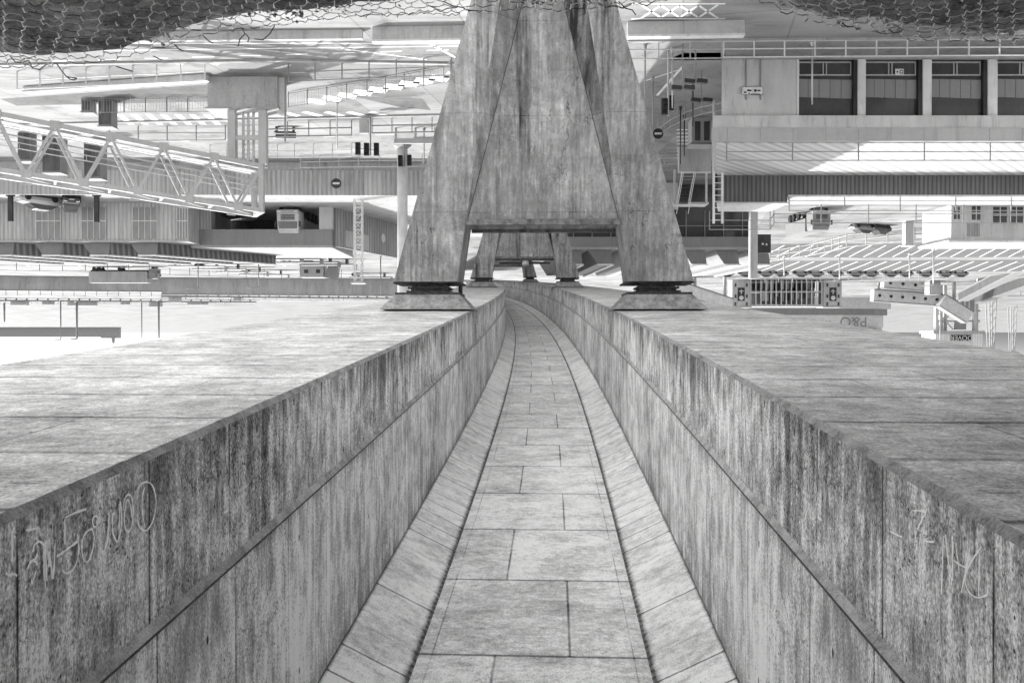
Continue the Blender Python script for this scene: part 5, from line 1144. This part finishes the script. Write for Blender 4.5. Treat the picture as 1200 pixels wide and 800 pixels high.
frayed(204, 52, [(6, 6), (11, 8)]); frayed(500, 6, [(8, 3), (16, 8), (24, 4), (36, 3)]); frayed(520, 2, [(10, 5), (22, 7), (30, 12)]); frayed(700, 3, [(10, 6), (18, 4), (30, 7), (40, 2)]); frayed(725, 2, [(8, 8), (16, 10), (20, 16)]); frayed(748, 4, [(10, 3), (20, -3)]); frayed(1040, 34, [(8, 5), (16, 3)]); frayed(985, 26, [(8, 6), (18, 5)]); frayed(1150, 44, [(10, 5), (20, 3)]); frayed(930, 14, [(-8, 3), (-16, 0)])
rk = MB(); c0 = P(71, 16, 3.55)
import bmesh
bm = bmesh.new(); bmesh.ops.create_icosphere(bm, subdivisions=3, radius=.015)
for v_ in bm.verts: v_.co = v_.co * (1 + .3 * mnoise.noise(v_.co * 30)); v_.co.x *= 1.5
me = bpy.data.meshes.new('pebble'); bm.to_mesh(me); bm.free(); me.materials.append(M['whites'])
for p_ in me.polygons: p_.use_smooth = True
o = bpy.data.objects.new('pebble', me); COL.objects.link(o); o.location = (c0.x, c0.y, bank_z(c0.x, c0.y) + .0); tag(o, 'single white pebble lying on the mossy bank beside the netting', 'stone')
# ------------------------------------------------------------------ scratched writing on the girder walls
def on_wall(px, py, sgn):
    y = 3.0
    for _ in range(30):
        d = ray(px, py); lim = sgn * (2.105 - .004); y = (cx(y) + lim) / d.x if abs(d.x) > 1e-6 else y
    q = ray(px, py) * y
    return q
def scrawl(strokes, sgn, label, wd=.018):
    rt = thing('scratched_lettering', label, 'graffiti', on_wall(*strokes[0][0], sgn))
    for st_ in strokes:
        mb = MB()
        # smooth the stroke
        pts = st_
        if len(pts) > 2:
            out_ = []
            for i in range(len(pts) - 1):
                p0, p1, p2, p3 = [Vector((*pts[max(0, min(len(pts) - 1, k))], 0)) for k in (i - 1, i, i + 1, i + 2)]
                for t in (0, .25, .5, .75):
                    out_.append(.5 * ((2 * p1) + (p2 - p0) * t + (2 * p0 - 5 * p1 + 4 * p2 - p3) * t * t + (3 * p1 - p0 - 3 * p2 + p3) * t ** 3))
            out_.append(Vector((*pts[-1], 0))); pts = [(p.x, p.y) for p in out_]
        W3 = [on_wall(a, b, sgn) for a, b in pts]
        off = Vector((-sgn * .006, 0, 0)); L_, R_ = [], []
        for i, p in enumerate(W3):                 # a flat chalky stroke of uneven width lying on the concrete
            dd = (W3[min(i + 1, len(W3) - 1)] - W3[max(i - 1, 0)]).normalized(); nn_ = dd.cross(Vector((1, 0, 0))).normalized()
            h_ = wd * .5 * (.45 + 1.1 * abs(mnoise.noise(Vector((i * .9, pts[0][0], 0)))))
            L_.append(p + off + nn_ * h_); R_.append(p + off - nn_ * h_)
        for i in range(len(W3) - 1): mb.face([L_[i], L_[i + 1], R_[i + 1], R_[i]])
        mb.build('stroke', M['chalkm'], rt)
    return rt
M['chalkm'] = m_plain('chalk_scratch', .88, .05, 30, .9)
def z1(p): return [(a / 5, 540 + b / 5) for a, b in p]
scrawl([z1([(800, 180), (815, 140), (850, 122), (885, 140), (905, 200), (908, 270), (890, 350), (860, 400), (835, 405), (810, 380), (800, 345)]), z1([(845, 150), (830, 200), (828, 300), (845, 390)]),
        z1([(715, 290), (722, 230), (745, 195), (768, 220), (774, 290), (768, 370), (752, 410), (730, 400), (722, 340), (730, 260), (742, 225), (760, 270), (765, 330)]),
        z1([(697, 235), (706, 320), (702, 400), (685, 468), (668, 455), (654, 410), (652, 340), (658, 300)]), z1([(690, 250), (695, 330), (688, 400)]),
        z1([(632, 300), (630, 400), (615, 500), (595, 530), (575, 510)]), z1([(560, 320), (570, 340), (566, 370), (545, 385), (535, 350), (545, 325), (562, 322)]),
        z1([(540, 400), (520, 400), (490, 430), (472, 490), (478, 560), (498, 590), (520, 570), (540, 500), (545, 440), (535, 405)]),
        z1([(445, 425), (455, 500), (445, 580), (420, 635), (385, 655), (355, 640)]), z1([(448, 470), (400, 505), (360, 535), (325, 558)]),
        z1([(315, 480), (312, 580), (303, 690)]), z1([(303, 690), (290, 600), (280, 540), (280, 620)]), z1([(260, 740), (252, 640), (250, 540), (248, 490)]), z1([(268, 700), (262, 600), (258, 510)]),
        z1([(255, 500), (225, 470), (195, 490), (185, 530)]), z1([(155, 635), (165, 600), (185, 580), (205, 595), (212, 610)]), z1([(185, 580), (205, 565), (210, 540)]), z1([(180, 720), (205, 640)]), z1([(175, 690), (182, 720)]),
        z1([(145, 405), (180, 400), (222, 388)]), z1([(225, 390), (228, 440)]), z1([(62, 420), (64, 520), (62, 590)]), z1([(25, 655), (50, 668), (75, 660), (92, 672)]), z1([(375, 330), (440, 300), (500, 280)]), z1([(372, 340), (374, 420), (372, 490)])],
       1, 'scratched white handwriting with a large looping capital and round letters on a girder wall')
def z2(p): return [(1040 + a / 5, 560 + b / 5) for a, b in p]
scrawl([z2([(335, 340), (330, 480), (322, 680)]), z2([(348, 330), (360, 460), (380, 580), (390, 670)]), z2([(388, 340), (390, 470), (388, 600)]), z2([(405, 380), (420, 480), (428, 560)]), z2([(490, 410), (470, 520), (440, 670)]), z2([(395, 480), (430, 505), (470, 525)]),
        z2([(560, 400), (510, 470), (470, 550), (465, 620), (490, 670), (530, 698), (570, 692), (595, 680)]), z2([(545, 430), (545, 560), (542, 690)]), z2([(20, 310), (55, 328), (92, 345)]), z2([(218, 362), (248, 372), (280, 372)]), z2([(238, 180), (215, 230), (180, 300)]), z2([(160, 190), (200, 190), (235, 200)])],
       -1, 'scratched white angular marks like a crossed-out word on a girder wall', .012)
